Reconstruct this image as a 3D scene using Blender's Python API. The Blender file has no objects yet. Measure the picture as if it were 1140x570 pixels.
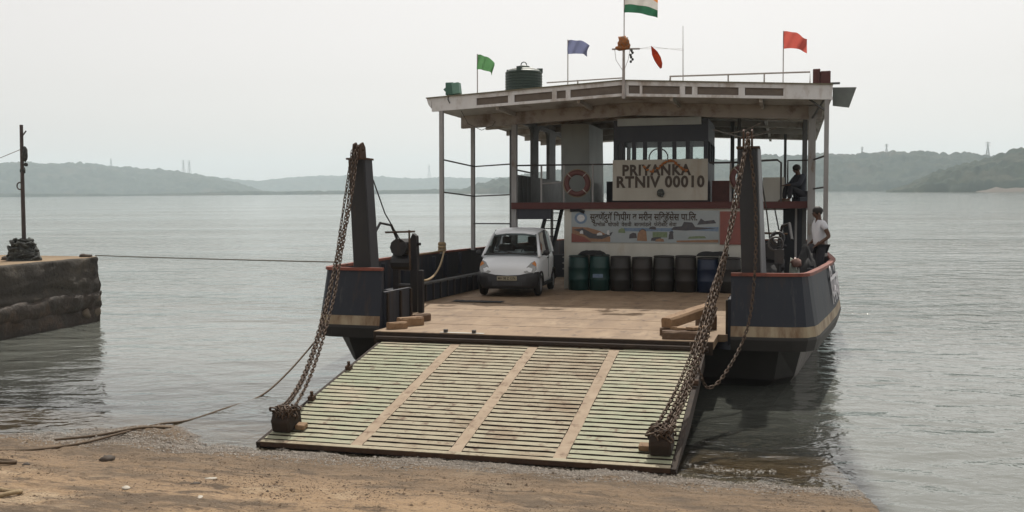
import bpy, bmesh, math, random
from mathutils import Vector, Matrix, Euler, noise as mnoise
random.seed(7)
S = bpy.context.scene
col = S.collection
PI = math.pi

# ------------------------------------------------------------------ camera
cam_d = bpy.data.cameras.new('camera'); cam = bpy.data.objects.new('camera', cam_d); col.objects.link(cam)
cam_d.sensor_width = 36.0; cam_d.lens = 36.0 * 1118 / 1140; cam_d.clip_start = .1; cam_d.clip_end = 20000
def cam_basis(yaw, pitch, roll):
    fw = Vector((-math.sin(yaw) * math.cos(pitch), math.cos(yaw) * math.cos(pitch), -math.sin(pitch)))
    r = Vector((math.cos(yaw), math.sin(yaw), 0)); u = r.cross(fw)
    return (r * math.cos(roll) + u * math.sin(roll), u * math.cos(roll) - r * math.sin(roll), fw)
CAM = Vector((4.14, -16.49, 3.32)); YAW = .2692
cr, cu, cf = cam_basis(YAW, .0645, -.0076)
cam.matrix_world = Matrix(((cr.x, cu.x, -cf.x, CAM.x), (cr.y, cu.y, -cf.y, CAM.y), (cr.z, cu.z, -cf.z, CAM.z), (0, 0, 0, 1)))
S.camera = cam

# ------------------------------------------------------------------ sky, sun, exposure
SUN = Vector((-.04, .57, .82)).normalized()          # towards the sun: high, behind the ferry
W = bpy.data.worlds.new('World'); S.world = W; W.use_nodes = True
wn = W.node_tree.nodes; wl = W.node_tree.links; wn.clear()
sky = wn.new('ShaderNodeTexSky'); sky.sky_type = 'NISHITA'; sky.sun_disc = False
sky.sun_elevation = math.asin(SUN.z); sky.sun_rotation = math.atan2(SUN.x, SUN.y)
sky.air_density = 1.0; sky.dust_density = 2.5; sky.ozone_density = 1.0; sky.altitude = 0
hs = wn.new('ShaderNodeHueSaturation'); hs.inputs['Saturation'].default_value = .16
tint = wn.new('ShaderNodeMix'); tint.data_type = 'RGBA'; tint.blend_type = 'MULTIPLY'; tint.inputs[0].default_value = 1
tint.inputs[7].default_value = (1.0, .98, .96, 1)
veil = wn.new('ShaderNodeMix'); veil.data_type = 'RGBA'; veil.inputs[0].default_value = .44
veil.inputs[7].default_value = (7.5, 6.85, 6.4, 1)         # even milky haze over the whole sky
bg = wn.new('ShaderNodeBackground'); bg.inputs[1].default_value = .127
wo = wn.new('ShaderNodeOutputWorld')
wl.new(sky.outputs[0], hs.inputs['Color']); wl.new(hs.outputs[0], tint.inputs[6]); wl.new(tint.outputs[2], veil.inputs[6])
wl.new(veil.outputs[2], bg.inputs[0]); wl.new(bg.outputs[0], wo.inputs[0])
sd = bpy.data.lights.new('sun', 'SUN'); sd.energy = 3.7; sd.angle = math.radians(.8); sd.color = (1, .95, .86)
so = bpy.data.objects.new('sun', sd); col.objects.link(so); so.rotation_euler = (-SUN).to_track_quat('-Z', 'Y').to_euler()
so.location = (0, 30, 60)
S.view_settings.view_transform = 'Standard'; S.view_settings.look = 'None'
S.view_settings.exposure = 0.0; S.view_settings.gamma = 1; S.view_settings.use_curve_mapping = False
S.cycles.max_bounces = 6; S.cycles.diffuse_bounces = 3; S.cycles.glossy_bounces = 3; S.cycles.transmission_bounces = 4
S.cycles.transparent_max_bounces = 8; S.cycles.volume_bounces = 1
S.cycles.caustics_reflective = False; S.cycles.caustics_refractive = False

# ------------------------------------------------------------------ materials
def srgb(r, g, b):
    f = lambda c: (c / 255 / 12.92) if c / 255 <= .04045 else ((c / 255 + .055) / 1.055) ** 2.4
    return (f(r), f(g), f(b), 1)
def c4(c): return tuple(c) + (1,) if len(c) == 3 else c
MATS = {}
def pmat(name, c1, c2=None, scale=4, rough=.7, metal=0, c3=None, s3=1.5, th3=(.52, .66), c4_=None, s4=30, th4=(.6, .68),
         bump=.15, bscale=40, stretch=(1, 1, 1), spec=.4, bdist=.02):
    m = bpy.data.materials.new(name); m.use_nodes = True; MATS[name] = m
    nt = m.node_tree; N = nt.nodes; L = nt.links; b = N['Principled BSDF']
    b.inputs['Roughness'].default_value = rough; b.inputs['Metallic'].default_value = metal
    b.inputs['Specular IOR Level'].default_value = spec
    c1 = c4(c1); c2 = c4(c2) if c2 else tuple(x * .75 for x in c1[:3]) + (1,)
    g = N.new('ShaderNodeNewGeometry'); mp = N.new('ShaderNodeMapping'); mp.inputs['Scale'].default_value = stretch
    L.new(g.outputs['Position'], mp.inputs[0])
    def nz(s, d=6, r=.6):
        n = N.new('ShaderNodeTexNoise'); n.inputs['Scale'].default_value = s; n.inputs['Detail'].default_value = d
        n.inputs['Roughness'].default_value = r; L.new(mp.outputs[0], n.inputs['Vector']); return n
    def ramp(n, a, bb):
        r = N.new('ShaderNodeMapRange'); r.inputs[1].default_value = a; r.inputs[2].default_value = bb
        L.new(n.outputs['Fac'], r.inputs[0]); return r
    def mix(fac, a, bcol):
        x = N.new('ShaderNodeMix'); x.data_type = 'RGBA'; L.new(fac.outputs[0], x.inputs[0])
        if isinstance(a, tuple): x.inputs[6].default_value = a
        else: L.new(a.outputs[2], x.inputs[6])
        x.inputs[7].default_value = c4(bcol); return x
    x = mix(ramp(nz(scale), .3, .7), c1, c2)
    if c3: x = mix(ramp(nz(s3, 8, .65), *th3), x, c3)
    if c4_: x = mix(ramp(nz(s4, 4, .6), *th4), x, c4_)
    L.new(x.outputs[2], b.inputs['Base Color'])
    if bump:
        bp = N.new('ShaderNodeBump'); bp.inputs['Strength'].default_value = bump; bp.inputs['Distance'].default_value = bdist
        L.new(nz(bscale, 8, .65).outputs['Fac'], bp.inputs['Height']); L.new(bp.outputs[0], b.inputs['Normal'])
    return m
RUST = (.10, .045, .022)
pmat('hull_paint', (.011, .014, .024), (.021, .025, .034), 1.6, .6, c3=(.06, .034, .022), s3=2.4, th3=(.55, .74), c4_=(.05, .05, .055), s4=7, th4=(.6, .72), stretch=(1, 1, .16), bump=.35, bscale=3, bdist=.04)
pmat('hull_band', (.42, .35, .24), (.28, .21, .13), 3, .7, c3=(.13, .065, .03), s3=2.6, th3=(.46, .66), stretch=(1, 1, .25), bump=.3, bscale=5)
pmat('rim_red', (.24, .07, .045), (.17, .052, .036), 3, .7, c3=(.07, .035, .025), s3=4, th3=(.5, .66))
pmat('hull_dark', (.03, .027, .025), (.02, .018, .016), 2, .7)
pmat('hull_bottom', (.24, .225, .21), (.16, .15, .14), 1.5, .7, c3=(.09, .07, .055), s3=3, stretch=(1, 1, .5))
pmat('deck_plate', (.275, .19, .118), (.19, .13, .082), .9, .75, c3=(.33, .24, .155), s3=1.3, th3=(.46, .7), c4_=(.12, .082, .056), s4=4, th4=(.55, .74), stretch=(1.5, .6, 1), bump=.15, bscale=30)
pmat('slat_green', (.285, .305, .205), (.325, .315, .22), 1.6, .75, c3=(.38, .33, .235), s3=1.1, th3=(.48, .64), c4_=(.15, .095, .06), s4=7, th4=(.57, .74), bump=.45, bscale=45)
pmat('slat_worn', (.36, .33, .235), (.34, .29, .205), 1.6, .8, c3=(.25, .19, .125), s3=1.0, th3=(.50, .68), c4_=(.14, .085, .055), s4=7, th4=(.55, .73), bump=.5, bscale=45)
pmat('strip_tan', (.38, .30, .215), (.29, .215, .15), 3.5, .85, c4_=(.15, .095, .06), s4=6, th4=(.54, .72), bump=.3, bscale=50)
pmat('ramp_steel_and_shade', (.02, .014, .011), (.04, .025, .016), 5, .85, bump=.3, bscale=30)
pmat('rust_dark', (.05, .03, .02), (.09, .05, .03), 9, .85, bump=.4, bscale=60)
pmat('chain_rust', (.07, .045, .03), (.11, .07, .045), 14, .7, c3=(.035, .024, .017), s3=9, th3=(.5, .65), metal=.1, bump=.3, bscale=80)
pmat('tower_black', (.014, .014, .017), (.024, .022, .022), 3, .5, c3=(.06, .035, .022), s3=2.5, th3=(.62, .75), stretch=(1, 1, .4))
pmat('tower_side_lit', (.20, .205, .215), (.15, .15, .16), 3, .6, c3=RUST, s3=3, th3=(.64, .75), stretch=(1, 1, .3))
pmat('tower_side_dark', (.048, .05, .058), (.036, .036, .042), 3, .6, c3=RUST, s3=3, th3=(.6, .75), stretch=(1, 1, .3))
pmat('white_paint', (.52, .51, .46), (.43, .42, .37), 2, .6, c3=(.38, .31, .22), s3=1.6, th3=(.58, .8), stretch=(1, 1, .35))
pmat('post_grey', (.33, .33, .33), (.24, .23, .22), 4, .6, c3=(.15, .085, .05), s3=4, th3=(.6, .72), stretch=(1, 1, .3))
pmat('fascia_grey', (.72, .72, .72), (.60, .59, .58), 3, .7, c3=(.34, .28, .23), s3=3, th3=(.5, .74), stretch=(1, 1, .4))
pmat('fascia_panel', (.17, .14, .115), (.12, .1, .085), 5, .8, c3=(.16, .12, .085), s3=6, th3=(.55, .7))
pmat('beam_brown', (.42, .39, .36), (.33, .3, .275), 2, .8, c3=(.14, .1, .08), s3=2, th3=(.5, .7))
pmat('roof_under', (.58, .55, .52), (.46, .44, .41), 1.6, .8, c3=(.2, .15, .12), s3=1.4, th3=(.5, .7), stretch=(1, .4, 1))
pmat('roof_top', (.16, .15, .10), (.2, .18, .13), 2, .8)
pmat('red_stripe', (.085, .024, .021), (.07, .02, .018), 4, .6, c3=(.06, .03, .02), s3=4, th3=(.6, .72))
pmat('dark_blue', (.02, .024, .034), (.03, .032, .04), 3, .55)
pmat('casing_grey', (.36, .39, .37), (.29, .31, .30), 2, .6, stretch=(1, 1, .5))
pmat('frame_grey', (.12, .125, .125), (.085, .085, .085), 3, .6)
pmat('rail_dark', (.04, .04, .042), (.06, .05, .045), 8, .5)
pmat('lettering', (.035, .027, .022), (.06, .042, .03), 12, .6)
pmat('lettering_hull', (.70, .68, .70), (.58, .56, .6), 8, .6)
pmat('banner_sheet', (.33, .36, .37), (.27, .31, .32), 2, .5, bump=.05)
pmat('banner_red', (.24, .075, .06), (.2, .07, .06), 4, .5)
pmat('banner_orange', (.30, .18, .10), (.22, .12, .08), 9, .5)
pmat('banner_dark', (.05, .055, .07), (.09, .08, .08), 14, .5)
pmat('banner_white', (.6, .6, .6), (.45, .45, .45), 14, .5)
pmat('banner_green', (.11, .17, .09), (.2, .24, .14), 12, .5)
pmat('banner_blue', (.10, .16, .25), (.2, .26, .33), 9, .5)
pmat('drum_green', (.012, .05, .045), (.01, .035, .032), 4, .4)
pmat('drum_dark', (.02, .019, .019), (.028, .025, .022), 5, .5)
pmat('drum_brown', (.032, .025, .021), (.024, .02, .018), 5, .5)
pmat('drum_blue', (.012, .022, .055), (.01, .018, .04), 4, .4)
pmat('black_sheet', (.015, .015, .017), (.024, .024, .024), 6, .85, bump=.3, bscale=12)
pmat('tank_green', (.028, .05, .042), (.04, .06, .05), 3, .5)
pmat('tank_top', (.34, .36, .33), (.26, .28, .25), 3, .6)
pmat('box_green', (.06, .16, .12), (.05, .12, .09), 5, .5)
pmat('box_green_light', (.16, .30, .24), (.12, .25, .2), 5, .5)
pmat('box_maroon', (.11, .035, .03), (.07, .025, .022), 5, .6)
pmat('wing_green', (.14, .16, .145), (.11, .12, .11), 5, .6)
pmat('wood', (.28, .18, .10), (.20, .12, .065), 3, .8, c3=(.14, .08, .045), s3=6, th3=(.55, .7), stretch=(3, .6, 3), bump=.4, bscale=20)
pmat('wood_dark', (.13, .08, .048), (.09, .055, .035), 4, .85, stretch=(3, .6, 3), bump=.4, bscale=20)
pmat('rope', (.36, .27, .16), (.25, .19, .11), 30, .9, bump=.5, bscale=120)
pmat('rope_wet', (.09, .062, .04), (.13, .09, .055), 20, .8, bump=.5, bscale=120)
pmat('rope_grey', (.20, .19, .16), (.15, .14, .12), 30, .9)
pmat('jetty_stone', (.085, .075, .062), (.055, .049, .043), 1.2, .9, c3=(.125, .105, .08), s3=1.1, th3=(.55, .72), c4_=(.03, .027, .024), s4=6, th4=(.6, .7), bump=.8, bscale=9, bdist=.06)
pmat('jetty_wet', (.055, .04, .03), (.03, .025, .02), 1.5, .6, c3=(.10, .065, .042), s3=1.8, th3=(.52, .7), bump=.8, bscale=9, bdist=.06)
pmat('jetty_pale', (.19, .155, .115), (.12, .1, .08), 3, .9, bump=.6, bscale=14, bdist=.04)
pmat('jetty_top', (.30, .22, .14), (.22, .16, .10), 1.5, .9)
pmat('pole_steel', (.08, .06, .055), (.05, .04, .038), 6, .7)
pmat('rope_heap', (.06, .065, .06), (.03, .03, .03), 12, .9, c3=(.16, .17, .15), s3=14, th3=(.56, .66), bump=.6)
pmat('board_paint', (.40, .385, .34), (.33, .315, .27), 2, .65, c3=(.26, .21, .15), s3=1.6, th3=(.56, .78), stretch=(1, 1, .35))
pmat('car_white', (.74, .77, .79), (.70, .73, .75), 1, .28, bump=0, spec=.5)
pmat('car_black', (.018, .018, .02), (.025, .025, .026), 8, .5, bump=.05)
pmat('tyre', (.014, .014, .014), (.022, .02, .019), 12, .85)
pmat('rim_metal', (.32, .33, .34), (.22, .22, .23), 8, .4, metal=.6)
pmat('plate_yellow', (.36, .33, .24), (.32, .29, .2), 8, .5)
pmat('seat_grey', (.06, .06, .065), (.04, .04, .042), 10, .9)
pmat('lamp_orange', (.55, .20, .04), (.45, .16, .04), 8, .25)
pmat('lamp_glass', (.36, .37, .36), (.22, .23, .23), 22, .12, metal=.35)
pmat('ring_red', (.12, .045, .04), (.095, .038, .034), 4, .6)
pmat('ring_white', (.55, .52, .47), (.42, .4, .36), 4, .6)
pmat('skin', (.105, .052, .033), (.085, .042, .027), 6, .55)
pmat('hair', (.012, .010, .009), (.02, .016, .013), 20, .6)
pmat('shirt_white', (.66, .67, .70), (.56, .57, .62), 5, .85, bump=.3, bscale=14, bdist=.03)
pmat('trousers', (.035, .035, .042), (.025, .025, .03), 6, .85, bump=.3, bscale=14)
pmat('shirt_dark', (.05, .055, .07), (.035, .038, .05), 6, .85, bump=.3, bscale=14)
pmat('shirt_pale', (.42, .46, .40), (.33, .36, .32), 6, .85)
pmat('bike_black', (.015, .015, .017), (.025, .025, .026), 8, .4)
pmat('bike_metal', (.42, .40, .36), (.3, .28, .25), 8, .35, metal=.7)
pmat('helmet_pink', (.26, .16, .13), (.2, .12, .1), 5, .4)
pmat('green_flag', (.13, .30, .13), (.10, .25, .10), 5, .8, bump=.1)
pmat('blue_flag', (.19, .21, .34), (.16, .18, .29), 5, .8, bump=.1)
pmat('red_flag', (.62, .13, .10), (.54, .11, .09), 5, .8, bump=.1)
pmat('orange_flag', (.60, .14, .04), (.40, .06, .04), 9, .8, bump=.1)
pmat('saffron', (.72, .27, .06), (.62, .22, .05), 5, .8, bump=.1)
pmat('flag_white', (.62, .60, .56), (.55, .53, .5), 5, .8, bump=.1)
pmat('flag_green', (.04, .15, .08), (.03, .12, .07), 5, .8, bump=.1)
pmat('garland', (.45, .17, .03), (.22, .06, .03), 40, .8, c3=(.16, .12, .08), s3=20, th3=(.5, .6))
pmat('mast_pale', (.45, .42, .40), (.3, .26, .24), 5, .6)
pmat('pebble', (.34, .30, .25), (.17, .145, .12), 9, .55, c3=(.5, .47, .42), s3=25, th3=(.6, .66), bump=0)
pmat('grit', (.20, .135, .08), (.11, .075, .05), 25, .9, c3=(.06, .045, .035), s3=30, th3=(.5, .6), bump=0)
pmat('stone_dark', (.05, .04, .032), (.08, .06, .045), 9, .8)
pmat('shell_white', (.45, .41, .34), (.36, .32, .26), 20, .6)
pmat('seabed', (.10, .085, .05), (.07, .06, .035), .4, .9)
pmat('pylon_grey', (.18, .18, .18), (.16, .16, .16), 1, .6, bump=0)
pmat('bank_earth', (.11, .085, .065), (.08, .065, .05), .02, .9, bump=0)
for n_ in ('green_flag', 'blue_flag', 'red_flag', 'orange_flag', 'saffron', 'flag_white', 'flag_green'):     # thin cloth lets the sun through
    nt_ = MATS[n_].node_tree; b_ = nt_.nodes['Principled BSDF']; o_ = nt_.nodes['Material Output']
    t_ = nt_.nodes.new('ShaderNodeBsdfTranslucent'); x_ = nt_.nodes.new('ShaderNodeMixShader'); x_.inputs[0].default_value = .55
    nt_.links.new(b_.inputs['Base Color'].links[0].from_socket, t_.inputs[0]); nt_.links.new(b_.outputs[0], x_.inputs[1]); nt_.links.new(t_.outputs[0], x_.inputs[2]); nt_.links.new(x_.outputs[0], o_.inputs[0])
def glass(name, colr, fac, rough=.05):
    m = bpy.data.materials.new(name); m.use_nodes = True; N = m.node_tree.nodes; L = m.node_tree.links; N.clear()
    o = N.new('ShaderNodeOutputMaterial'); t = N.new('ShaderNodeBsdfTransparent'); t.inputs[0].default_value = c4(colr)
    g = N.new('ShaderNodeBsdfGlossy'); g.inputs['Roughness'].default_value = rough
    f = N.new('ShaderNodeFresnel'); f.inputs[0].default_value = 1.5; mx = N.new('ShaderNodeMixShader')
    ad = N.new('ShaderNodeMath'); ad.operation = 'ADD'; ad.inputs[1].default_value = fac; ad.use_clamp = True
    L.new(f.outputs[0], ad.inputs[0]); L.new(ad.outputs[0], mx.inputs[0]); L.new(t.outputs[0], mx.inputs[1]); L.new(g.outputs[0], mx.inputs[2]); L.new(mx.outputs[0], o.inputs[0])
    MATS[name] = m
glass('car_glass', (.55, .6, .6), .04)
glass('window_glass', (.85, .88, .87), .0)

WZ = -.14      # water level
# ground: dusty concrete slip, wet and stony near the waterline (a stain with its own ragged edge)
def ground_material():
    m = bpy.data.materials.new('slipway'); m.use_nodes = True; MATS['slipway'] = m
    N = m.node_tree.nodes; L = m.node_tree.links; b = N['Principled BSDF']
    g = N.new('ShaderNodeNewGeometry')
    def nz(s, d=8, r=.65, vec=None):
        n = N.new('ShaderNodeTexNoise'); n.inputs['Scale'].default_value = s; n.inputs['Detail'].default_value = d; n.inputs['Roughness'].default_value = r
        L.new(vec or g.outputs['Position'], n.inputs['Vector']); return n.outputs['Fac']
    def mr(x, a, c, lo=0, hi=1):
        r = N.new('ShaderNodeMapRange'); r.inputs[1].default_value = a; r.inputs[2].default_value = c; r.inputs[3].default_value = lo; r.inputs[4].default_value = hi
        L.new(x, r.inputs[0]); return r.outputs[0]
    def mix(fac, a, c):
        x = N.new('ShaderNodeMix'); x.data_type = 'RGBA'; L.new(fac, x.inputs[0])
        for i, v in ((6, a), (7, c)):
            if isinstance(v, tuple): x.inputs[i].default_value = v
            else: L.new(v, x.inputs[i])
        return x.outputs[2]
    def math_(op, a, c):
        x = N.new('ShaderNodeMath'); x.operation = op
        for i, v in ((0, a), (1, c)):
            if isinstance(v, (int, float)): x.inputs[i].default_value = v
            else: L.new(v, x.inputs[i])
        return x.outputs[0]
    mp = N.new('ShaderNodeMapping'); mp.inputs['Scale'].default_value = (.55, 1.5, 1); mp.inputs['Rotation'].default_value = (0, 0, -.25); L.new(g.outputs['Position'], mp.inputs[0])
    st = mp.outputs[0]
    c = mix(mr(nz(.9, 8, .65, st), .34, .66), (.50, .34, .20, 1), (.37, .25, .145, 1))
    c = mix(mr(nz(.75, 7, .65), .55, .64), c, (.56, .42, .275, 1))          # pale dusty patches
    c = mix(mr(nz(.55, 9, .72, st), .50, .60), c, (.18, .128, .082, 1))
    c = mix(mr(nz(2.6, 9, .75, st), .53, .62), c, (.13, .09, .056, 1))          # darker damp patches
    c = mix(mr(nz(17, 7, .75), .52, .66), c, (.13, .088, .056, 1))                # grit
    c = mix(mr(nz(34, 4, .75), .60, .72), c, (.46, .37, .26, 1))
    sp = N.new('ShaderNodeSeparateXYZ'); L.new(g.outputs['Position'], sp.inputs[0])
    wz = math_('ADD', math_('SUBTRACT', sp.outputs[2], WZ), math_('MULTIPLY', math_('SUBTRACT', nz(.8, 6, .6, st), .5), -.22))
    damp = mr(wz, .42, .06)
    c = mix(math_('MULTIPLY', damp, .72), c, (.11, .083, .058, 1))
    wet = mr(wz, .06, .005)
    gr = mix(mr(nz(38, 3, .7), .42, .6), (.055, .048, .042, 1), (.30, .28, .25, 1))
    c = mix(math_('MULTIPLY', wet, .8), c, gr)
    deep = mr(sp.outputs[2], WZ - .03, WZ - .16)
    c = mix(deep, c, (.20, .13, .062, 1))
    L.new(c, b.inputs['Base Color'])
    L.new(mr(wet, 0, 1, .9, .4), b.inputs['Roughness'])
    h = math_('ADD', math_('MULTIPLY', nz(6, 9, .75, st), .6), math_('MULTIPLY', nz(24, 6, .75), .5))
    bp = N.new('ShaderNodeBump'); bp.inputs['Strength'].default_value = 1; bp.inputs['Distance'].default_value = .10
    L.new(h, bp.inputs['Height']); L.new(bp.outputs[0], b.inputs['Normal'])
ground_material()

SHORE = -4.55; SLOPE = .135; EDGE0 = 4.617
def edge_x(y): return EDGE0 - .085 * y
def ground_z(x, y):
    n = mnoise.fractal(Vector((x * .35, y * .35, 3.1)), .6, 2, 5)
    z = WZ - SLOPE * (y - SHORE) + .026 * n + .02 * mnoise.fractal(Vector((x * 2.0, y * 2.6, 9)), .75, 2, 5) + .016 * mnoise.fractal(Vector((x * 1.6 + y * .5, y * 7, 4)), .6, 2.2, 4) + .012 * max(0, mnoise.noise(Vector((x * 9, y * 9, 2))) - .25)
    z += .15 * math.exp(-((x + 4.75) ** 2) / .9 - ((y + 3.9) ** 2) / .5)        # low hump by the rope
    return z

def water_material():
    m = bpy.data.materials.new('water'); m.use_nodes = True; MATS['water'] = m
    N = m.node_tree.nodes; L = m.node_tree.links; N.clear()
    out = N.new('ShaderNodeOutputMaterial'); g = N.new('ShaderNodeNewGeometry')
    rot = N.new('ShaderNodeMapping'); rot.inputs['Rotation'].default_value = (0, 0, -YAW + .10); L.new(g.outputs['Position'], rot.inputs[0])
    def nz(s, d, r, stretch):
        mp = N.new('ShaderNodeMapping'); mp.inputs['Scale'].default_value = stretch; L.new(rot.outputs[0], mp.inputs[0])
        n = N.new('ShaderNodeTexNoise'); n.inputs['Scale'].default_value = s; n.inputs['Detail'].default_value = d; n.inputs['Roughness'].default_value = r
        n.inputs['Distortion'].default_value = .4
        L.new(mp.outputs[0], n.inputs['Vector']); return n.outputs['Fac']
    def math_(op, a, c):
        x = N.new('ShaderNodeMath'); x.operation = op
        for i, v in ((0, a), (1, c)):
            if isinstance(v, (int, float)): x.inputs[i].default_value = v
            else: L.new(v, x.inputs[i])
        return x.outputs[0]
    def mr(x, a, c, lo=0, hi=1):
        r = N.new('ShaderNodeMapRange'); r.inputs[1].default_value = a; r.inputs[2].default_value = c; r.inputs[3].default_value = lo; r.inputs[4].default_value = hi
        L.new(x, r.inputs[0]); return r.outputs[0]
    patch = mr(nz(.045, 4, .6, (.45, 1.3, 1)), .36, .64, .35, 1.15)                 # gusts: calmer and rougher areas
    sp = N.new('ShaderNodeSeparateXYZ'); L.new(g.outputs['Position'], sp.inputs[0])
    calm = mr(sp.outputs[1], -4, 12, .38, 1)                                    # sheltered by the slip
    h = math_('ADD', math_('MULTIPLY', nz(1.05, 1.5, .5, (.66, 1.1, 1)), .80), math_('MULTIPLY', nz(3.0, 3, .55, (.8, 1.1, 1)), .34))
    h = math_('ADD', h, math_('MULTIPLY', nz(.25, 2, .5, (.6, 1, 1)), 1.0))
    h = math_('MULTIPLY', math_('MULTIPLY', math_('MULTIPLY', h, patch), calm), mr(sp.outputs[1], 15, 160, 1, .4))
    bp = N.new('ShaderNodeBump'); bp.inputs['Strength'].default_value = 1; bp.inputs['Distance'].default_value = .26; L.new(h, bp.inputs['Height'])
    gl = N.new('ShaderNodeBsdfGlossy'); gl.inputs['Roughness'].default_value = .06; gl.inputs['Color'].default_value = (.98, .99, .98, 1); L.new(bp.outputs[0], gl.inputs['Normal'])
    df = N.new('ShaderNodeBsdfDiffuse'); df.inputs['Color'].default_value = (.125, .132, .117, 1)
    tr = N.new('ShaderNodeBsdfTransparent'); tr.inputs[0].default_value = (.82, .80, .70, 1)
    # turbid water: the deeper it is over the slip, the less of the bottom shows
    dep = mr(sp.outputs[1], SHORE + .4, SHORE + 7.5, .03, 1)
    side = mr(math_('ADD', sp.outputs[0], math_('MULTIPLY', sp.outputs[1], .085)), EDGE0 - .05, EDGE0 + .25, 0, 1)
    turb = math_('MAXIMUM', dep, side)
    m1 = N.new('ShaderNodeMixShader'); L.new(turb, m1.inputs[0]); L.new(tr.outputs[0], m1.inputs[1]); L.new(df.outputs[0], m1.inputs[2])
    fr = N.new('ShaderNodeFresnel'); fr.inputs[0].default_value = 1.6; L.new(bp.outputs[0], fr.inputs[1])
    m2 = N.new('ShaderNodeMixShader'); L.new(fr.outputs[0], m2.inputs[0]); L.new(m1.outputs[0], m2.inputs[1]); L.new(gl.outputs[0], m2.inputs[2])
    L.new(m2.outputs[0], out.inputs[0])
water_material()

def forest_material(name, a, bcol, c, s):
    m = bpy.data.materials.new(name); m.use_nodes = True; MATS[name] = m
    N = m.node_tree.nodes; L = m.node_tree.links; b = N['Principled BSDF']; b.inputs['Roughness'].default_value = .95; b.inputs['Specular IOR Level'].default_value = .1
    g = N.new('ShaderNodeNewGeometry')
    def nz(sc, d):
        n = N.new('ShaderNodeTexNoise'); n.inputs['Scale'].default_value = sc; n.inputs['Detail'].default_value = d; L.new(g.outputs['Position'], n.inputs['Vector']); return n.outputs['Fac']
    def mix(f, lo, hi, x, y):
        r = N.new('ShaderNodeMapRange'); r.inputs[1].default_value = lo; r.inputs[2].default_value = hi; L.new(f, r.inputs[0])
        k = N.new('ShaderNodeMix'); k.data_type = 'RGBA'; L.new(r.outputs[0], k.inputs[0])
        for i, v in ((6, x), (7, y)):
            if isinstance(v, tuple): k.inputs[i].default_value = c4(v)
            else: L.new(v, k.inputs[i])
        return k.outputs[2]
    x = mix(nz(s, 6), .35, .65, a, bcol); x = mix(nz(s * .25, 4), .55, .7, x, c)
    L.new(x, b.inputs['Base Color'])
forest_material('forest', (.020, .033, .026), (.040, .052, .036), (.060, .060, .044), .05)

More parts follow.
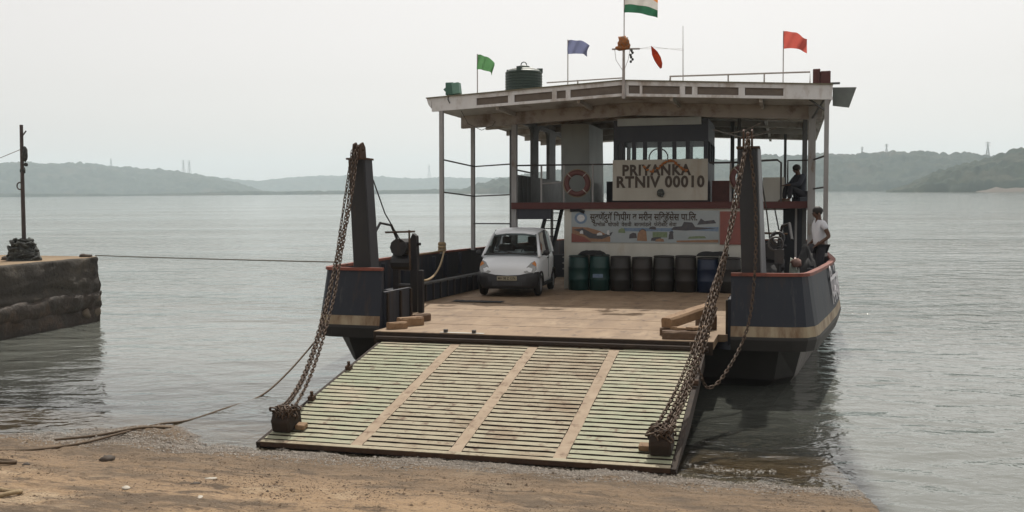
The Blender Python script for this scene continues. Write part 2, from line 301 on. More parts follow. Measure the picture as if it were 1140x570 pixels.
# ------------------------------------------------------------------ mesh helpers
class MB:
    def __init__(s): s.v = []; s.f = []; s.m = []; s.mi = 0; s.smooth = False
    def add(s, vs, fs):
        o = len(s.v); s.v += [tuple(p) for p in vs]; s.f += [tuple(i + o for i in f) for f in fs]; s.m += [s.mi] * len(fs); return s
    def box(s, x0, x1, y0, y1, z0, z1, mat=None):
        vs = [Vector((x, y, z)) for z in (z0, z1) for y in (y0, y1) for x in (x0, x1)]
        if mat: vs = [mat @ p for p in vs]
        return s.add(vs, [(0, 2, 3, 1), (4, 5, 7, 6), (0, 1, 5, 4), (2, 6, 7, 3), (0, 4, 6, 2), (1, 3, 7, 5)])
    def tube(s, pts, r, n=6, caps=True):
        pts = [Vector(p) for p in pts]; rs = r if isinstance(r, (list, tuple)) else [r] * len(pts)
        vs = []; fs = []; up = None
        for i, p in enumerate(pts):
            t = (pts[min(i + 1, len(pts) - 1)] - pts[max(i - 1, 0)]).normalized()
            if up is None or abs(t.dot(up)) > .98: up = Vector((0, 0, 1)) if abs(t.z) < .9 else Vector((1, 0, 0))
            a = t.cross(up).normalized(); b = a.cross(t).normalized(); up = b
            for k in range(n):
                q = 2 * PI * k / n; vs.append(p + (a * math.cos(q) + b * math.sin(q)) * rs[i])
        for i in range(len(pts) - 1):
            for k in range(n): fs.append((i * n + k, i * n + (k + 1) % n, (i + 1) * n + (k + 1) % n, (i + 1) * n + k))
        if caps: fs.append(tuple(range(n - 1, -1, -1))); fs.append(tuple(range((len(pts) - 1) * n, len(pts) * n)))
        return s.add(vs, fs)
    def lathe(s, prof, n=20, mat=None):
        vs = []; fs = []
        for r, z in prof:
            for k in range(n):
                p = Vector((r * math.cos(2 * PI * k / n), r * math.sin(2 * PI * k / n), z)); vs.append(mat @ p if mat else p)
        for i in range(len(prof) - 1):
            for k in range(n): fs.append((i * n + k, i * n + (k + 1) % n, (i + 1) * n + (k + 1) % n, (i + 1) * n + k))
        fs.append(tuple(range(n - 1, -1, -1))); fs.append(tuple(range((len(prof) - 1) * n, len(prof) * n)))
        return s.add(vs, fs)
    def prism(s, poly, a, b, axis='y', mat=None):
        # polygon in the plane across the axis, extruded from a to b
        def P(u, v, w): return Vector({'x': (w, u, v), 'y': (u, w, v), 'z': (u, v, w)}[axis])
        n = len(poly); vs = [P(u, v, a) for u, v in poly] + [P(u, v, b) for u, v in poly]
        if mat: vs = [mat @ p for p in vs]
        fs = [tuple(range(n - 1, -1, -1)), tuple(range(n, 2 * n))] + [(i, (i + 1) % n, n + (i + 1) % n, n + i) for i in range(n)]
        return s.add(vs, fs)
    def torus(s, R, r, n=24, k=8, mat=None, sx=1, sy=1):
        vs = []; fs = []
        for i in range(n):
            a = 2 * PI * i / n
            for j in range(k):
                b = 2 * PI * j / k; p = Vector(((R * sx + r * math.cos(b)) * math.cos(a), (R * sy + r * math.cos(b)) * math.sin(a), r * math.sin(b)))
                vs.append(mat @ p if mat else p)
        for i in range(n):
            for j in range(k): fs.append((i * k + j, ((i + 1) % n) * k + j, ((i + 1) % n) * k + (j + 1) % k, i * k + (j + 1) % k))
        return s.add(vs, fs)
    def ball(s, c, r, n=10, k=7, sc=(1, 1, 1), jit=0):
        pr = []
        for j in range(k + 1):
            t = PI * j / k; pr.append((max(math.sin(t), .02), -math.cos(t)))
        o = len(s.v); s.lathe([(a * r, b * r) for a, b in pr], n)
        for i in range(o, len(s.v)):
            p = Vector(s.v[i]); p = Vector((p.x * sc[0], p.y * sc[1], p.z * sc[2]))
            if jit: p *= 1 + jit * mnoise.noise(p.normalized() * 2.3 + Vector(c) * 3.7)
            s.v[i] = tuple(p + Vector(c))
        return s
    def build(s, name, mats, parent=None, smooth=False, bevel=0, kind=None, label=None):
        me = bpy.data.meshes.new(name); me.from_pydata(s.v, [], s.f); me.update()
        if not isinstance(mats, (list, tuple)): mats = [mats]
        for m in mats: me.materials.append(MATS[m])
        me.polygons.foreach_set('material_index', s.m)
        bm = bmesh.new(); bm.from_mesh(me); bmesh.ops.recalc_face_normals(bm, faces=bm.faces)
        if bevel: bmesh.ops.bevel(bm, geom=list(bm.edges), offset=bevel, segments=1, affect='EDGES')
        bm.to_mesh(me); bm.free()
        if smooth: me.polygons.foreach_set('use_smooth', [True] * len(me.polygons))
        o = bpy.data.objects.new(name, me); col.objects.link(o)
        if parent: o.parent = parent
        if kind: o['kind'] = kind
        if label: o['label'] = label
        return o
def tag(o, label, cat, group=None):
    o['label'] = label; o['category'] = cat
    if group: o['group'] = group
    return o
def structure(o): o['kind'] = 'structure'; return o
FM = Matrix.Translation((0, 0, .85)) @ Matrix.Rotation(-.025, 4, 'X')
def empty(name, label, cat, loc=(0, 0, 0), rz=0, group=None, ferry=True, rx=0):
    o = bpy.data.objects.new(name, None); col.objects.link(o); o.empty_display_size = .2
    m = Matrix.Translation(loc) @ Matrix.Rotation(rz, 4, 'Z') @ Matrix.Rotation(rx, 4, 'X')
    o.matrix_world = FM @ m if ferry else m
    tag(o, label, cat, group); return o
def place(o, loc=(0, 0, 0), rz=0, ferry=True):
    m = Matrix.Translation(loc) @ Matrix.Rotation(rz, 4, 'Z'); o.matrix_world = FM @ m if ferry else m; return o
def text_mesh(txt, size, bold=0.0, depth=.004, spacing=1.0, sx=1.0):
    cu = bpy.data.curves.new('txt', 'FONT'); cu.body = txt; cu.size = size; cu.offset = bold; cu.extrude = depth; cu.align_x = 'CENTER'; cu.align_y = 'CENTER'; cu.space_character = spacing
    cu.resolution_u = 3
    t = bpy.data.objects.new('txt', cu); col.objects.link(t); bpy.context.view_layer.update()
    me = bpy.data.meshes.new_from_object(t.evaluated_get(bpy.context.evaluated_depsgraph_get()))
    bpy.data.objects.remove(t); bpy.data.curves.remove(cu)
    vs = [Vector((v.co.x * sx, v.co.y, v.co.z)) for v in me.vertices]; fs = [tuple(p.vertices) for p in me.polygons]
    bpy.data.meshes.remove(me); return vs, fs
def add_text(mb, txt, size, origin, xdir, up, bold=0, spacing=1.0, sx=1.0, depth=.004, fit=None):
    vs, fs = text_mesh(txt, size, bold, depth, spacing, sx)
    if fit and vs:
        w = max(v.x for v in vs) - min(v.x for v in vs); k = fit / w; vs = [Vector((v.x * k, v.y, v.z)) for v in vs]
    if vs: mx = (max(v.x for v in vs) + min(v.x for v in vs)) / 2
    xd = Vector(xdir).normalized(); u = Vector(up).normalized(); n = xd.cross(u); o = Vector(origin)
    mb.add([o + xd * (v.x - mx) + u * v.y + n * v.z for v in vs], fs)
def skin_mesh(verts, edges, radii, root=0, sub=2):
    me = bpy.data.meshes.new('sk'); me.from_pydata([tuple(v) for v in verts], edges, [])
    o = bpy.data.objects.new('sk', me); col.objects.link(o)
    o.modifiers.new('s', 'SKIN'); ss = o.modifiers.new('u', 'SUBSURF'); ss.levels = sub; ss.render_levels = sub
    for i, d in enumerate(me.skin_vertices[0].data):
        r = radii[i]; d.radius = r if isinstance(r, tuple) else (r, r); d.use_root = (i == root)
    bpy.context.view_layer.update()
    m2 = bpy.data.meshes.new_from_object(o.evaluated_get(bpy.context.evaluated_depsgraph_get()))
    bpy.data.objects.remove(o); bpy.data.meshes.remove(me)
    return m2
def skin_obj(name, verts, edges, radii, mat, parent, root=0, sub=2):
    me = skin_mesh(verts, edges, radii, root, sub); me.name = name
    me.materials.clear(); me.materials.append(MATS[mat])
    me.polygons.foreach_set('use_smooth', [True] * len(me.polygons)); me.polygons.foreach_set('material_index', [0] * len(me.polygons))
    o = bpy.data.objects.new(name, me); col.objects.link(o); o.parent = parent; return o


# ------------------------------------------------------------------ setting: ground, sea, hills
def ground_full(x, y):
    z = ground_z(x, y)
    if y > -1.5: z -= .12 * (y + 1.5)
    if y < -19: z = min(z, 2.1)
    return max(z, -3.9)
def axis(parts):
    out = []
    for a, b, st in parts:
        n = max(1, round((b - a) / st)); out += [a + (b - a) * i / n for i in range(n)]
    return out + [parts[-1][1]]
def build_slipway():
    xs = axis([(-60, -14, 3), (-14, -8, .5), (-8, 4.6, .055)]); ys = axis([(-60, -20, 3), (-20, -10.5, .4), (-10.5, -2, .045), (-2, 12, .7)])
    vs = []; fs = []; nx = len(xs); ny = len(ys)
    for j, y in enumerate(ys):
        for i, x in enumerate(xs):
            xx = x if x < 3 else 3 + (x - 3) / 1.6 * (max(edge_x(y), 4.2) - 3)
            if i == nx - 1: xx += .05 * mnoise.fractal(Vector((3, y * 1.3, 0)), .6, 2, 5)
            vs.append((xx, y, ground_full(xx, y) - (.03 if i == nx - 1 else 0)))
    for j in range(ny - 1):
        for i in range(nx - 1): fs.append((j * nx + i, j * nx + i + 1, (j + 1) * nx + i + 1, (j + 1) * nx + i))
    o = len(vs)
    for j, y in enumerate(ys):
        t = vs[j * nx + nx - 1]; vs.append((t[0] + .03, t[1], -4.2))
    for j in range(ny - 1): a = j * nx + nx - 1; fs.append((a, o + j, o + j + 1, a + nx))
    m = MB(); m.add(vs, fs); return structure(m.build('slipway', 'slipway', smooth=True))
build_slipway()
m = MB(); m.add([(-5200, -5200, -4), (5200, -5200, -4), (5200, 5200, -4), (-5200, 5200, -4)], [(0, 1, 2, 3)]); structure(m.build('seabed', 'seabed'))
m = MB(); m.add([(-5000, -5000, WZ), (5000, -5000, WZ), (5000, 5000, WZ), (-5000, 5000, WZ)], [(0, 1, 2, 3)]); structure(m.build('water', 'water'))

def cam_dir(px):   # compass direction seen at a column of the picture
    d = cr * ((px - 570) / 1118) + cf; d.z = 0; return d.normalized()
def hill(name, prof, D, depth, treeh, cell, label_mat='forest', step=2.0, rows=34, bank=0):
    """wooded ridge: prof gives (column, height in metres), D metres away at the waterline"""
    x0, x1 = prof[0][0], prof[-1][0]; n = int((x1 - x0) / step); vs = []; fs = []
    def H(px):
        for (a, h), (b, k) in zip(prof, prof[1:]):
            if a <= px <= b: return h + (k - h) * (px - a) / (b - a)
        return prof[-1][1]
    for i in range(n + 1):
        px = x0 + (x1 - x0) * i / n; d = cam_dir(px); h = H(px)
        for j in range(rows):
            t = j / (rows - 1); s = math.sin(min(t / .8, 1) * PI / 2) ** 1.15
            dist = D + depth * t + 30 * mnoise.noise(Vector((px * .01, D, 0))) * (1 - t)
            p = CAM + d * dist
            rel = h * s * (1 + .25 * (1 - s) * mnoise.fractal(Vector((p.x * .006, p.y * .006, D)), .6, 2, 4))
            if t > .8: rel *= 1 - (t - .8) * .6
            f1 = mnoise.voronoi(Vector((p.x / cell, p.y / cell, D)))[0][0]
            f2 = mnoise.voronoi(Vector((p.x / cell / .45, p.y / cell / .45, D + 5)))[0][0]
            tree = treeh * (max(0, 1 - f1 * f1 * 1.4) * .75 + max(0, 1 - f2 * f2) * .35) * (.7 + .6 * mnoise.noise(Vector((p.x / 60, p.y / 60, 2))))
            z = -.5 if j == 0 else rel + tree * min(1, h / (treeh * 1.2) + .15)
            vs.append((p.x, p.y, z))
    for i in range(n):
        for j in range(rows - 1): a = i * rows + j; fs.append((a, a + rows, a + rows + 1, a + 1))
    m = MB(); m.add(vs, fs); return structure(m.build(name, label_mat, smooth=True))
def P2H(prof, D, yw):   # picture heights above the far waterline -> metres
    return [(x, max(0, (yw(x) - y)) / 1118 * D) for x, y in prof]
wy = lambda x: 218 - 8.0 * x / 1140
hill('hill', P2H([(-420, 176), (-200, 178), (0, 184), (60, 183), (150, 187), (200, 192), (240, 199), (275, 209), (305, 216.5)], 2500, wy), 2500, 500, 15, 17)
hill('hill', P2H([(120, 202), (240, 200), (290, 203), (330, 198), (400, 196), (460, 200), (560, 199), (700, 194), (760, 196)], 3700, wy), 3700, 500, 15, 20)
hill('hill', P2H([(505, 214), (540, 206), (573, 198), (650, 186), (720, 180), (800, 176), (870, 173), (920, 171), (960, 173), (1000, 170), (1040, 172), (1080, 175), (1140, 178), (1300, 182), (1500, 180)], 1450, wy), 1450, 330, 13, 12)
hill('hill', P2H([(985, 211), (1010, 205), (1040, 196), (1070, 187), (1100, 180), (1120, 174), (1140, 171), (1220, 165), (1400, 158), (1600, 150)], 900, wy), 900, 200, 11, 9.5)
hill('hill', P2H([(-200, 216.5), (60, 215.5), (160, 216), (230, 214), (300, 213.2), (360, 213), (430, 212.2), (480, 211.5), (560, 211), (700, 211)], 1900, wy), 1900, 60, 4.5, 9, rows=10)
m = MB()   # bare earth bank at the foot of the near headland
pts = [(1085, 0.2), (1100, 2.6), (1140, 3.6), (1200, 3.4), (1300, 3)]
ring = []
for k in range(40):
    px = 1085 + 215 * k / 39; d = cam_dir(px); h = 3.4 * min(1, (px - 1085) / 22) * (.8 + .4 * mnoise.noise(Vector((px * .08, 0, 0))))
    a = CAM + d * 868; b_ = CAM + d * 880; c_ = CAM + d * 905
    ring += [(a.x, a.y, -.4), (b_.x, b_.y, h), (c_.x, c_.y, h + .2)]
m.add(ring, [(3 * k + q, 3 * k + 3 + q, 3 * k + 4 + q, 3 * k + 1 + q) for k in range(39) for q in (0, 1)])
structure(m.build('earth_bank', 'bank_earth', smooth=True))

def pylon(px, D, base, height, label):
    d = cam_dir(px); p = CAM + d * D
    o = bpy.data.objects.new('power_pylon', None); col.objects.link(o); o.location = (p.x, p.y, base); tag(o, label, 'pylon', 'power pylons on the far ridges')
    w = height * .11; mb = MB()
    for sx in (-1, 1):
        for sy in (-1, 1): mb.tube([(sx * w, sy * w, 0), (sx * w * .25, sy * w * .25, height * .7), (0, 0, height)], .38, 4)
    for k in range(5):
        z0 = height * .14 * k; z1 = height * .14 * (k + 1); a = w * (1 - .75 * z0 / (height * .7)); b = w * (1 - .75 * z1 / (height * .7))
        for sy in (-1, 1): mb.tube([(-a, sy * a, z0), (b, sy * b, z1)], .22, 3); mb.tube([(a, sy * a, z0), (-b, sy * b, z1)], .22, 3)
    mb.build('lattice', 'pylon_grey', o)
    for z in (.7, .82, .93):
        k = MB(); k.tube([(-height * .16, 0, height * z), (0, 0, height * (z + .03)), (height * .16, 0, height * z)], .3, 4); k.build('crossarm', 'pylon_grey', o)
for px, D, b, h, lab in ((207, 2900, 58, 38, 'left one of the two pylons side by side on the left ridge'), (213.5, 2900, 57, 38, 'right one of the two pylons side by side on the left ridge'),
                         (127, 3000, 78, 24, 'faint pylon on the left ridge nearest the jetty pole'), (479, 4100, 55, 60, 'lone pylon on the distant ridge left of the ferry'),
                         (958, 1760, 58, 14, 'short mast on the right ridge just beside the ferry'), (985, 1760, 60, 16, 'short mast at the crest of the right ridge'), (1097, 1720, 52, 22, 'mast above the dip between right ridge and headland')):
    pylon(px, D, b, h, lab)

# ------------------------------------------------------------------ jetty on the left with its pole
def build_jetty():
    t = empty('jetty', 'old rough stone and concrete jetty standing in the water at the left', 'jetty', (-14, 6.87, 0), ferry=False)
    def block(name, zs, mat, y0, y1, bulge, seed, top=None):
        # side face follows x=0 from y0 to y1 and turns round the end
        path = [(0, y0 + (y1 - y0) * (1 - (1 - k / 70) ** 2.2)) for k in range(71)] + [(-.12 - .35 * k, y1 + .1) for k in range(26)]
        vs = []; fs = []; nz = len(zs)
        for i, (x, y) in enumerate(path):
            for j, z in enumerate(zs):
                n = mnoise.fractal(Vector((x * 1.1 + seed, y * 1.1, z * 1.6)), .6, 2, 5)
                b = bulge[j] * .6 + .05 * n + .05 * mnoise.fractal(Vector((x * 4 + seed, y * 4, z * 5)), .7, 2, 4) - .05 * max(0, mnoise.noise(Vector((y * 2.3 + seed, x * 2.3, z * 3)))) 
                px, py = (x + b, y) if i < 71 else (x, y + b)
                if i in (69, 70): px -= .05 * (i - 68)
                vs.append((px, py, z + .05 * mnoise.noise(Vector((y * .9 + x, seed, 4))) * (1 if 0 < j else .4)))
        for i in range(len(path) - 1):
            for j in range(nz - 1): a = i * nz + j; fs.append((a, a + nz, a + nz + 1, a + 1))
        mb = MB(); mb.add(vs, fs)
        if top:
            tops = [i * nz + nz - 1 for i in range(len(path))]; o = len(mb.v)
            mb.mi = 1
            mb.add([(-9, mb.v[i][1] if k < 71 else y1 - .5, zs[-1]) for k, i in enumerate(tops)], [])
            for k in range(70): mb.f.append((tops[k], tops[k + 1], o + k + 1, o + k)); mb.m.append(1)
            mb.f.append(tuple(tops[70:]) + (o + 70,)); mb.m.append(1)
        return mb.build(name, [mat, top] if top else mat, t, smooth=True)
    block('upper_course', [.62, .67, .72, .78, .85, .92, 1.0, 1.08, 1.15, 1.23, 1.3, 1.38, 1.45, 1.52, 1.58, 1.63], 'jetty_stone', -20, 0, [.0, .01, .02, .01, 0, 0, -.01, -.01, -.02, -.02, -.02, -.02, -.03, -.04, -.05, -.12], 1, 'jetty_top')
    block('lower_course', [.22, .3, .4, .5, .6, .68, .72], 'jetty_wet', -20, .02, [.0, .07, .11, .12, .1, .04, -.1], 7)
    block('footing', [-4, -.3, 0, .15, .28, .34], 'jetty_wet', -20, -.04, [.0, .0, .0, .02, .0, -.2], 13)
    mb = MB()
    for k, (yy, z0, z1) in enumerate(((-.1, .30, .68), (-.14, -.05, .32), (-.5, -.05, .3))):
        mb.ball((-.05, yy, (z0 + z1) / 2), .17, 12, 9, (.7, .95, (z1 - z0) * 2.6), jit=.2)
    for v in range(len(mb.v)):
        p = Vector(mb.v[v]); mb.v[v] = tuple(p + Vector((mnoise.noise(p * 3), mnoise.noise(p * 3 + Vector((5, 0, 0))), 0)) * .06)
    mb.build('corner_stone', 'jetty_pale', t, smooth=True, kind='stuff')
build_jetty()
def jx(px, py, z=1.62):
    d = cr * ((px - 570) / 1118) - cu * ((py - 285) / 1118) + cf; return CAM + d * ((z - CAM.z) / d.z)
t = empty('mooring_pole', 'thin rusty steel pole rising from a rope heap on the jetty', 'pole', (-15.0, 5.25, 1.6), ferry=False)
MB().tube([(0, 0, 0), (.02, 0, 1.6), (.06, 0, 3.52)], [.055, .05, .042], 8).build('shaft', 'pole_steel', t)
mb = MB(); mb.ball((.13, 0, 2.75), .10, jit=.4, sc=(.8, .8, 1.9)); mb.ball((.03, .02, 2.35), .07, jit=.4, sc=(1, 1, 1.4)); mb.ball((.14, .02, 2.5), .05, jit=.3)
mb.build('tied_cloth', 'rope_heap', t, smooth=True)
mb = MB(); mb.tube([(.05, 0, 3.2), (.2, 0, 3.36)], .018, 5); mb.build('hook', 'pole_steel', t)
mb = MB(); mb.torus(.09, .018, 12, 5, Matrix.Translation((-.06, 0, 1.95)) @ Matrix.Rotation(PI / 2, 4, 'X')); mb.build('mooring_ring', 'pole_steel', t)
mb = MB(); mb.tube([(.04, 0, 2.9), (-1.2, -.3, 2.4), (-2.6, -.6, 1.98), (-4.5, -1.1, 1.55)], .008, 4); mb.build('guy_wire', 'rope_grey', t)
def heap():
    t = empty('rope_heap', 'dark tangled rope heap at the foot of the jetty pole', 'rope heap', (-14.95, 5.15, 1.6), ferry=False)
    for k in range(26):
        r = random.Random(k); mb = MB(); z = .05 + .5 * (k / 26); R = .42 * (1 - z * .75) * r.uniform(.6, 1.1); a0 = r.uniform(0, 6)
        pts = [(R * math.cos(a0 + a * .5) * r.uniform(.85, 1.2), R * math.sin(a0 + a * .5) * .8, z + r.uniform(-.07, .07)) for a in range(11)]
        mb.tube(pts, .038, 5).build('rope_coil', 'rope_heap', t, smooth=True)
    mb = MB(); mb.ball((0, 0, .16), .36, 14, 9, (1, .8, .9), jit=.5); mb.build('core', 'rope_heap', t, smooth=True)
heap()
for x, y, s, lab in ((-15.55, 5.3, .16, 'low dark stone lying left of the rope heap on the jetty'), (-14.35, 6.75, .13, 'small iron cleat stone at the outer corner of the jetty')):
    mb = MB(); mb.ball((0, 0, s * .3), s, 9, 6, (1.6, .8, .5), jit=.5); o = mb.build('loose_stone', 'stone_dark', smooth=True); o.location = (x, y, 1.6); tag(o, lab, 'stone', 'stones on the jetty')

# haze: one even body of air round everything
hm = bpy.data.materials.new('haze_air'); hm.use_nodes = True; hn = hm.node_tree.nodes; hn.clear()
ho = hn.new('ShaderNodeOutputMaterial'); hv = hn.new('ShaderNodeVolumePrincipled')
hv.inputs['Color'].default_value = (.80, .93, 1, 1); hv.inputs['Density'].default_value = .00021; hv.inputs['Anisotropy'].default_value = .15
hm.node_tree.links.new(hv.outputs[0], ho.inputs['Volume']); MATS['haze_air'] = hm
hz = MB().box(-5400, 5400, -5400, 5400, -5.2, 190).build('haze', 'haze_air'); hz['kind'] = 'stuff'; hz['label'] = 'pale milky haze lying over the whole estuary'

# ------------------------------------------------------------------ the ferry (built in its own frame: deck at z=0, bow hinge at y=0)
ferry = empty('ferry', 'open deck car ferry with ramp lowered onto the slip and canopy roof', 'ferry')
def hull_path():
    right = [(3.2, .95), (3.7, .97), (4.2, 1.0), (4.36, 1.06), (4.46, 1.22), (4.52, 1.5), (4.74, 3.2), (4.97, 5.2), (5.13, 7.2), (5.14, 9), (5.08, 16), (5.05, 24), (4.85, 25.4), (4.3, 25.9)]
    return right + [(-x, y) for x, y in reversed(right)]
def offset_path(path, d):
    out = []
    for i, p in enumerate(path):
        a = Vector(path[max(i - 1, 0)]); b = Vector(path[min(i + 1, len(path) - 1)]); t = (b - a).normalized(); out.append((p[0] + t.y * d, p[1] - t.x * d))
    return out
HP = hull_path()
levels = [(1.03, 0.0, 0), (.62, .06, 0), (.175, .128, 0), (.0, .155, 1), (-.05, .17, 2), (-.24, .12, 2)]
mb = MB(); rows = [[(x, y, z) for x, y in offset_path(HP, d)] for z, d, _ in levels]
inner = [(x, y, 1.03) for x, y in offset_path(HP, -.05)]; inner2 = [(x, y, -.1) for x, y in offset_path(HP, -.05)]
bot = [(x * .8, min(max(y, 1.4), 25), -.24) for x, y in HP]
n = len(HP); allr = [inner2, inner] + rows + [bot]
mi = [0, 0, 0, 0, 1, 2, 2, 2]
vs = [p for r in allr for p in r]; mb.add(vs, [])
for j in range(len(allr) - 1):
    for i in range(n - 1): mb.f.append((j * n + i, j * n + i + 1, (j + 1) * n + i + 1, (j + 1) * n + i)); mb.m.append(mi[j])
for e in (0, n - 1):
    mb.f.append(tuple(j * n + e for j in range(len(allr)))); mb.m.append(0)
hull = mb.build('hull', ['hull_paint', 'hull_band', 'hull_dark'], ferry)
mb = MB()       # red capping rail along the bulwark
o1 = offset_path(HP, .035); o2 = offset_path(HP, -.075)
for i in range(n): mb.add([(o1[i][0], o1[i][1], 1.02), (o2[i][0], o2[i][1], 1.02), (o2[i][0], o2[i][1], 1.075), (o1[i][0], o1[i][1], 1.075)], [])
for i in range(n - 1):
    for k in range(4): mb.f.append((4 * i + k, 4 * i + (k + 1) % 4, 4 * i + 4 + (k + 1) % 4, 4 * i + 4 + k)); mb.m.append(0)
mb.f += [(0, 1, 2, 3), (4 * n - 4, 4 * n - 3, 4 * n - 2, 4 * n - 1)]; mb.m += [0, 0]
mb.build('capping_rail', 'rim_red', hull)
mb = MB(); tp = [(4.0, 1.15), (4.38, 1.6), (4.85, 6.5), (4.85, 24), (-4.85, 24), (-4.85, 6.5), (-4.38, 1.6), (-4.0, 1.15)]; bt = [(3.3, 2.5), (3.85, 3.1), (4.6, 7.5), (4.6, 23), (-4.6, 23), (-4.6, 7.5), (-3.85, 3.1), (-3.3, 2.5)]
md = [(3.92, 1.4), (4.26, 1.95), (4.8, 6.8), (4.8, 23.8), (-4.8, 23.8), (-4.8, 6.8), (-4.26, 1.95), (-3.92, 1.4)]
mb.add([(x, y, -.25) for x, y in tp] + [(x, y, -.8) for x, y in md] + [(x, y, -1.6) for x, y in bt], [tuple(range(8)), tuple(range(23, 15, -1))] + [(r0 + k, r0 + (k + 1) % 8, r0 + 8 + (k + 1) % 8, r0 + 8 + k) for r0 in (0, 8) for k in range(8)]); mb.m = [1, 1] + [0 if k in (1, 2, 4, 5) else 1 for r0 in (0, 8) for k in range(8)]; mb.build('underwater_hull', ['hull_bottom', 'hull_dark'], ferry)  # front faces darker than the cheeks: bow shade put into the colour
for s in (-1, 1):
    mb = MB(); mb.box(min(s * 3.15, s * 3.24), max(s * 3.15, s * 3.24), .95, 2.3, -.2, .62); mb.build('bow_side_plate', 'hull_paint', ferry)
    for yy in (1.0, 1.65, 2.2):
        mb = MB(); mb.box(min(s * 3.11, s * 3.147), max(s * 3.11, s * 3.147), yy, yy + .06, .01, .6); mb.build('stiffener', 'ramp_steel_and_shade', ferry)
    mb = MB(); mb.box(min(s * 4.2, s * 4.6), max(s * 4.2, s * 4.6), 4.2, 10.9, .005, .40); lk = mb.build('side_locker', 'hull_paint', ferry)
    mb = MB(); mb.tube([(s * 4.17, 4.2, .45), (s * 4.17, 10.9, .45)], .035, 6); mb.build('locker_rail', 'frame_grey', lk)
    for k in range(13):
        y = 4.3 + k * .53; mb = MB(); mb.box(min(s * 4.155, s * 4.197), max(s * 4.155, s * 4.197), y, y + .05, .01, .43); mb.build('stanchion', 'rail_dark', lk)
    for k in range(6):
        y = 4.2 + k * 1.25; x = 4.62 + .045 * (y - 4.2) if y < 9 else 4.9
        mb = MB(); mb.box(min(s * (x - .12), s * (x - .02)), max(s * (x - .12), s * (x - .02)), y, y + .05, .41, 1.0); mb.build('bulwark_rib', 'hull_paint', hull)
# lettering on the bow cheek
a = Vector((4.876, 4.4, .64)); b = Vector((5.106, 6.9, .64)); xd = (b - a)
mb = MB(); add_text(mb, 'ि\u092A\u092F\u093E\u0902\u0915\u093E', .84, (a + b) / 2 + Vector((.112, -.02, -.10)), xd, (-.13, 0, 1), bold=.006, fit=2.75)
c0 = (a + b) / 2 + Vector((.105, -.02, 0)); xn = xd.normalized()
mb.tube([c0 - xn * .72 + Vector((0.03, 0, -.02)), c0 - xn * .84 + Vector((.05, 0, -.12))], .018, 4)
mb.build('bow_lettering', 'lettering_hull', hull)
# deck
mb = MB(); mb.prism([(-2.98, 0), (2.98, 0), (2.98, 1.05), (4.2, 1.1), (4.5, 3.2), (4.95, 7.4), (4.95, 24.5), (-4.95, 24.5), (-4.95, 7.4), (-4.5, 3.2), (-4.2, 1.1), (-2.98, 1.05)], -.13, 0, 'z'); deck = mb.build('deck', 'deck_plate', ferry)
mb = MB(); mb.box(-2.97, 2.97, -.02, -.003, -.22, -.012); mb.build('deck_edge_beam', 'ramp_steel_and_shade', deck)
mb = MB(); mb.tube([(-2.9, -.05, -.12), (2.9, -.05, -.12)], .05, 8); mb.build('hinge_tube', 'ramp_steel_and_shade', deck)
mb = MB(); mb.box(-1.75, -.95, .03, .13, .004, .009); mb.build('white_paint_patch', 'white_paint', deck)
for yy in (1.4, 2.9, 4.4, 5.9, 7.4, 8.9):       # weld seams between the deck plates
    MB().box(-2.9 if yy < 3 else -4.1, 2.9 if yy < 3 else 4.1, yy, yy + .009, .001, .004).build('weld_seam', 'deck_plate', deck)
for x in (-1.68, -1.16):
    mb = MB(); mb.box(x, x + .06, .05, .12, .009, .06); mb.build('deck_cleat', 'rail_dark', deck)

# ramp: its own frame, y runs down the ramp as -y
RA = math.atan2(.755, 4.33) + .025; RL = 4.42; RW = 2.78
ramp = MB()
ramp.prism([(-.06, -.065), (-.06, -.24), (-2.6, -.22), (-RL, -.085), (-RL, -.065)], -RW, RW, 'x')
ramp = ramp.build('ramp', 'ramp_steel_and_shade', ferry); ramp.location = (0, -.02, -.15); ramp.rotation_euler = (RA, 0, 0)
strips = [-RW, -1.40, -.01, 1.38, RW]; NR = 29; pitch = (RL - .12) / NR
def slat_mesh(w, seed):
    r = random.Random(seed); m_ = MB(); nseg = 9
    d = .108
    for k in range(nseg + 1):
        x = -w / 2 + w * k / nseg; j1 = r.uniform(-.005, .005); j2 = r.uniform(-.005, .005)
        jz = r.uniform(-.0015, .001) + .0012 * math.sin(k * 1.3 + seed); m_.add([(x, j1, -.064), (x, j1 + .004, jz), (x, d + j2 - .004, jz), (x, d + j2, -.064)], [])
    for k in range(nseg):
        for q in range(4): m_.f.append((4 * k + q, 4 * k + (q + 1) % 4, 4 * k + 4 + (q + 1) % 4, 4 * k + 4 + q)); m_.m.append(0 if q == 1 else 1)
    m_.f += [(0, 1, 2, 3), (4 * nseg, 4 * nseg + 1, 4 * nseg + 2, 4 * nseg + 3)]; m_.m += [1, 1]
    return m_
SW = .088
for c in range(4):
    x0 = strips[c] + (SW if c else .0); x1 = strips[c + 1] - (SW if c < 3 else 0.0)
    proto = [slat_mesh(x1 - x0, c * 10 + q).build('slat', ['slat_green' if c in (0, 3) else 'slat_worn', 'ramp_steel_and_shade'], ramp) for q in range(4)]  # dark slat sides: shade between the slats put into the colour
    for r_ in range(NR):
        o = proto[r_ % 4] if r_ < 4 else proto[(r_ * 7 + c) % 4].copy()
        if r_ >= 4: col.objects.link(o); o.parent = ramp
        o.location = ((x0 + x1) / 2, -.17 - pitch * r_ - random.uniform(-.004, .004), random.uniform(-.002, .002)); o.rotation_euler = (random.uniform(-.01, .01), 0, random.uniform(-.001, .001))
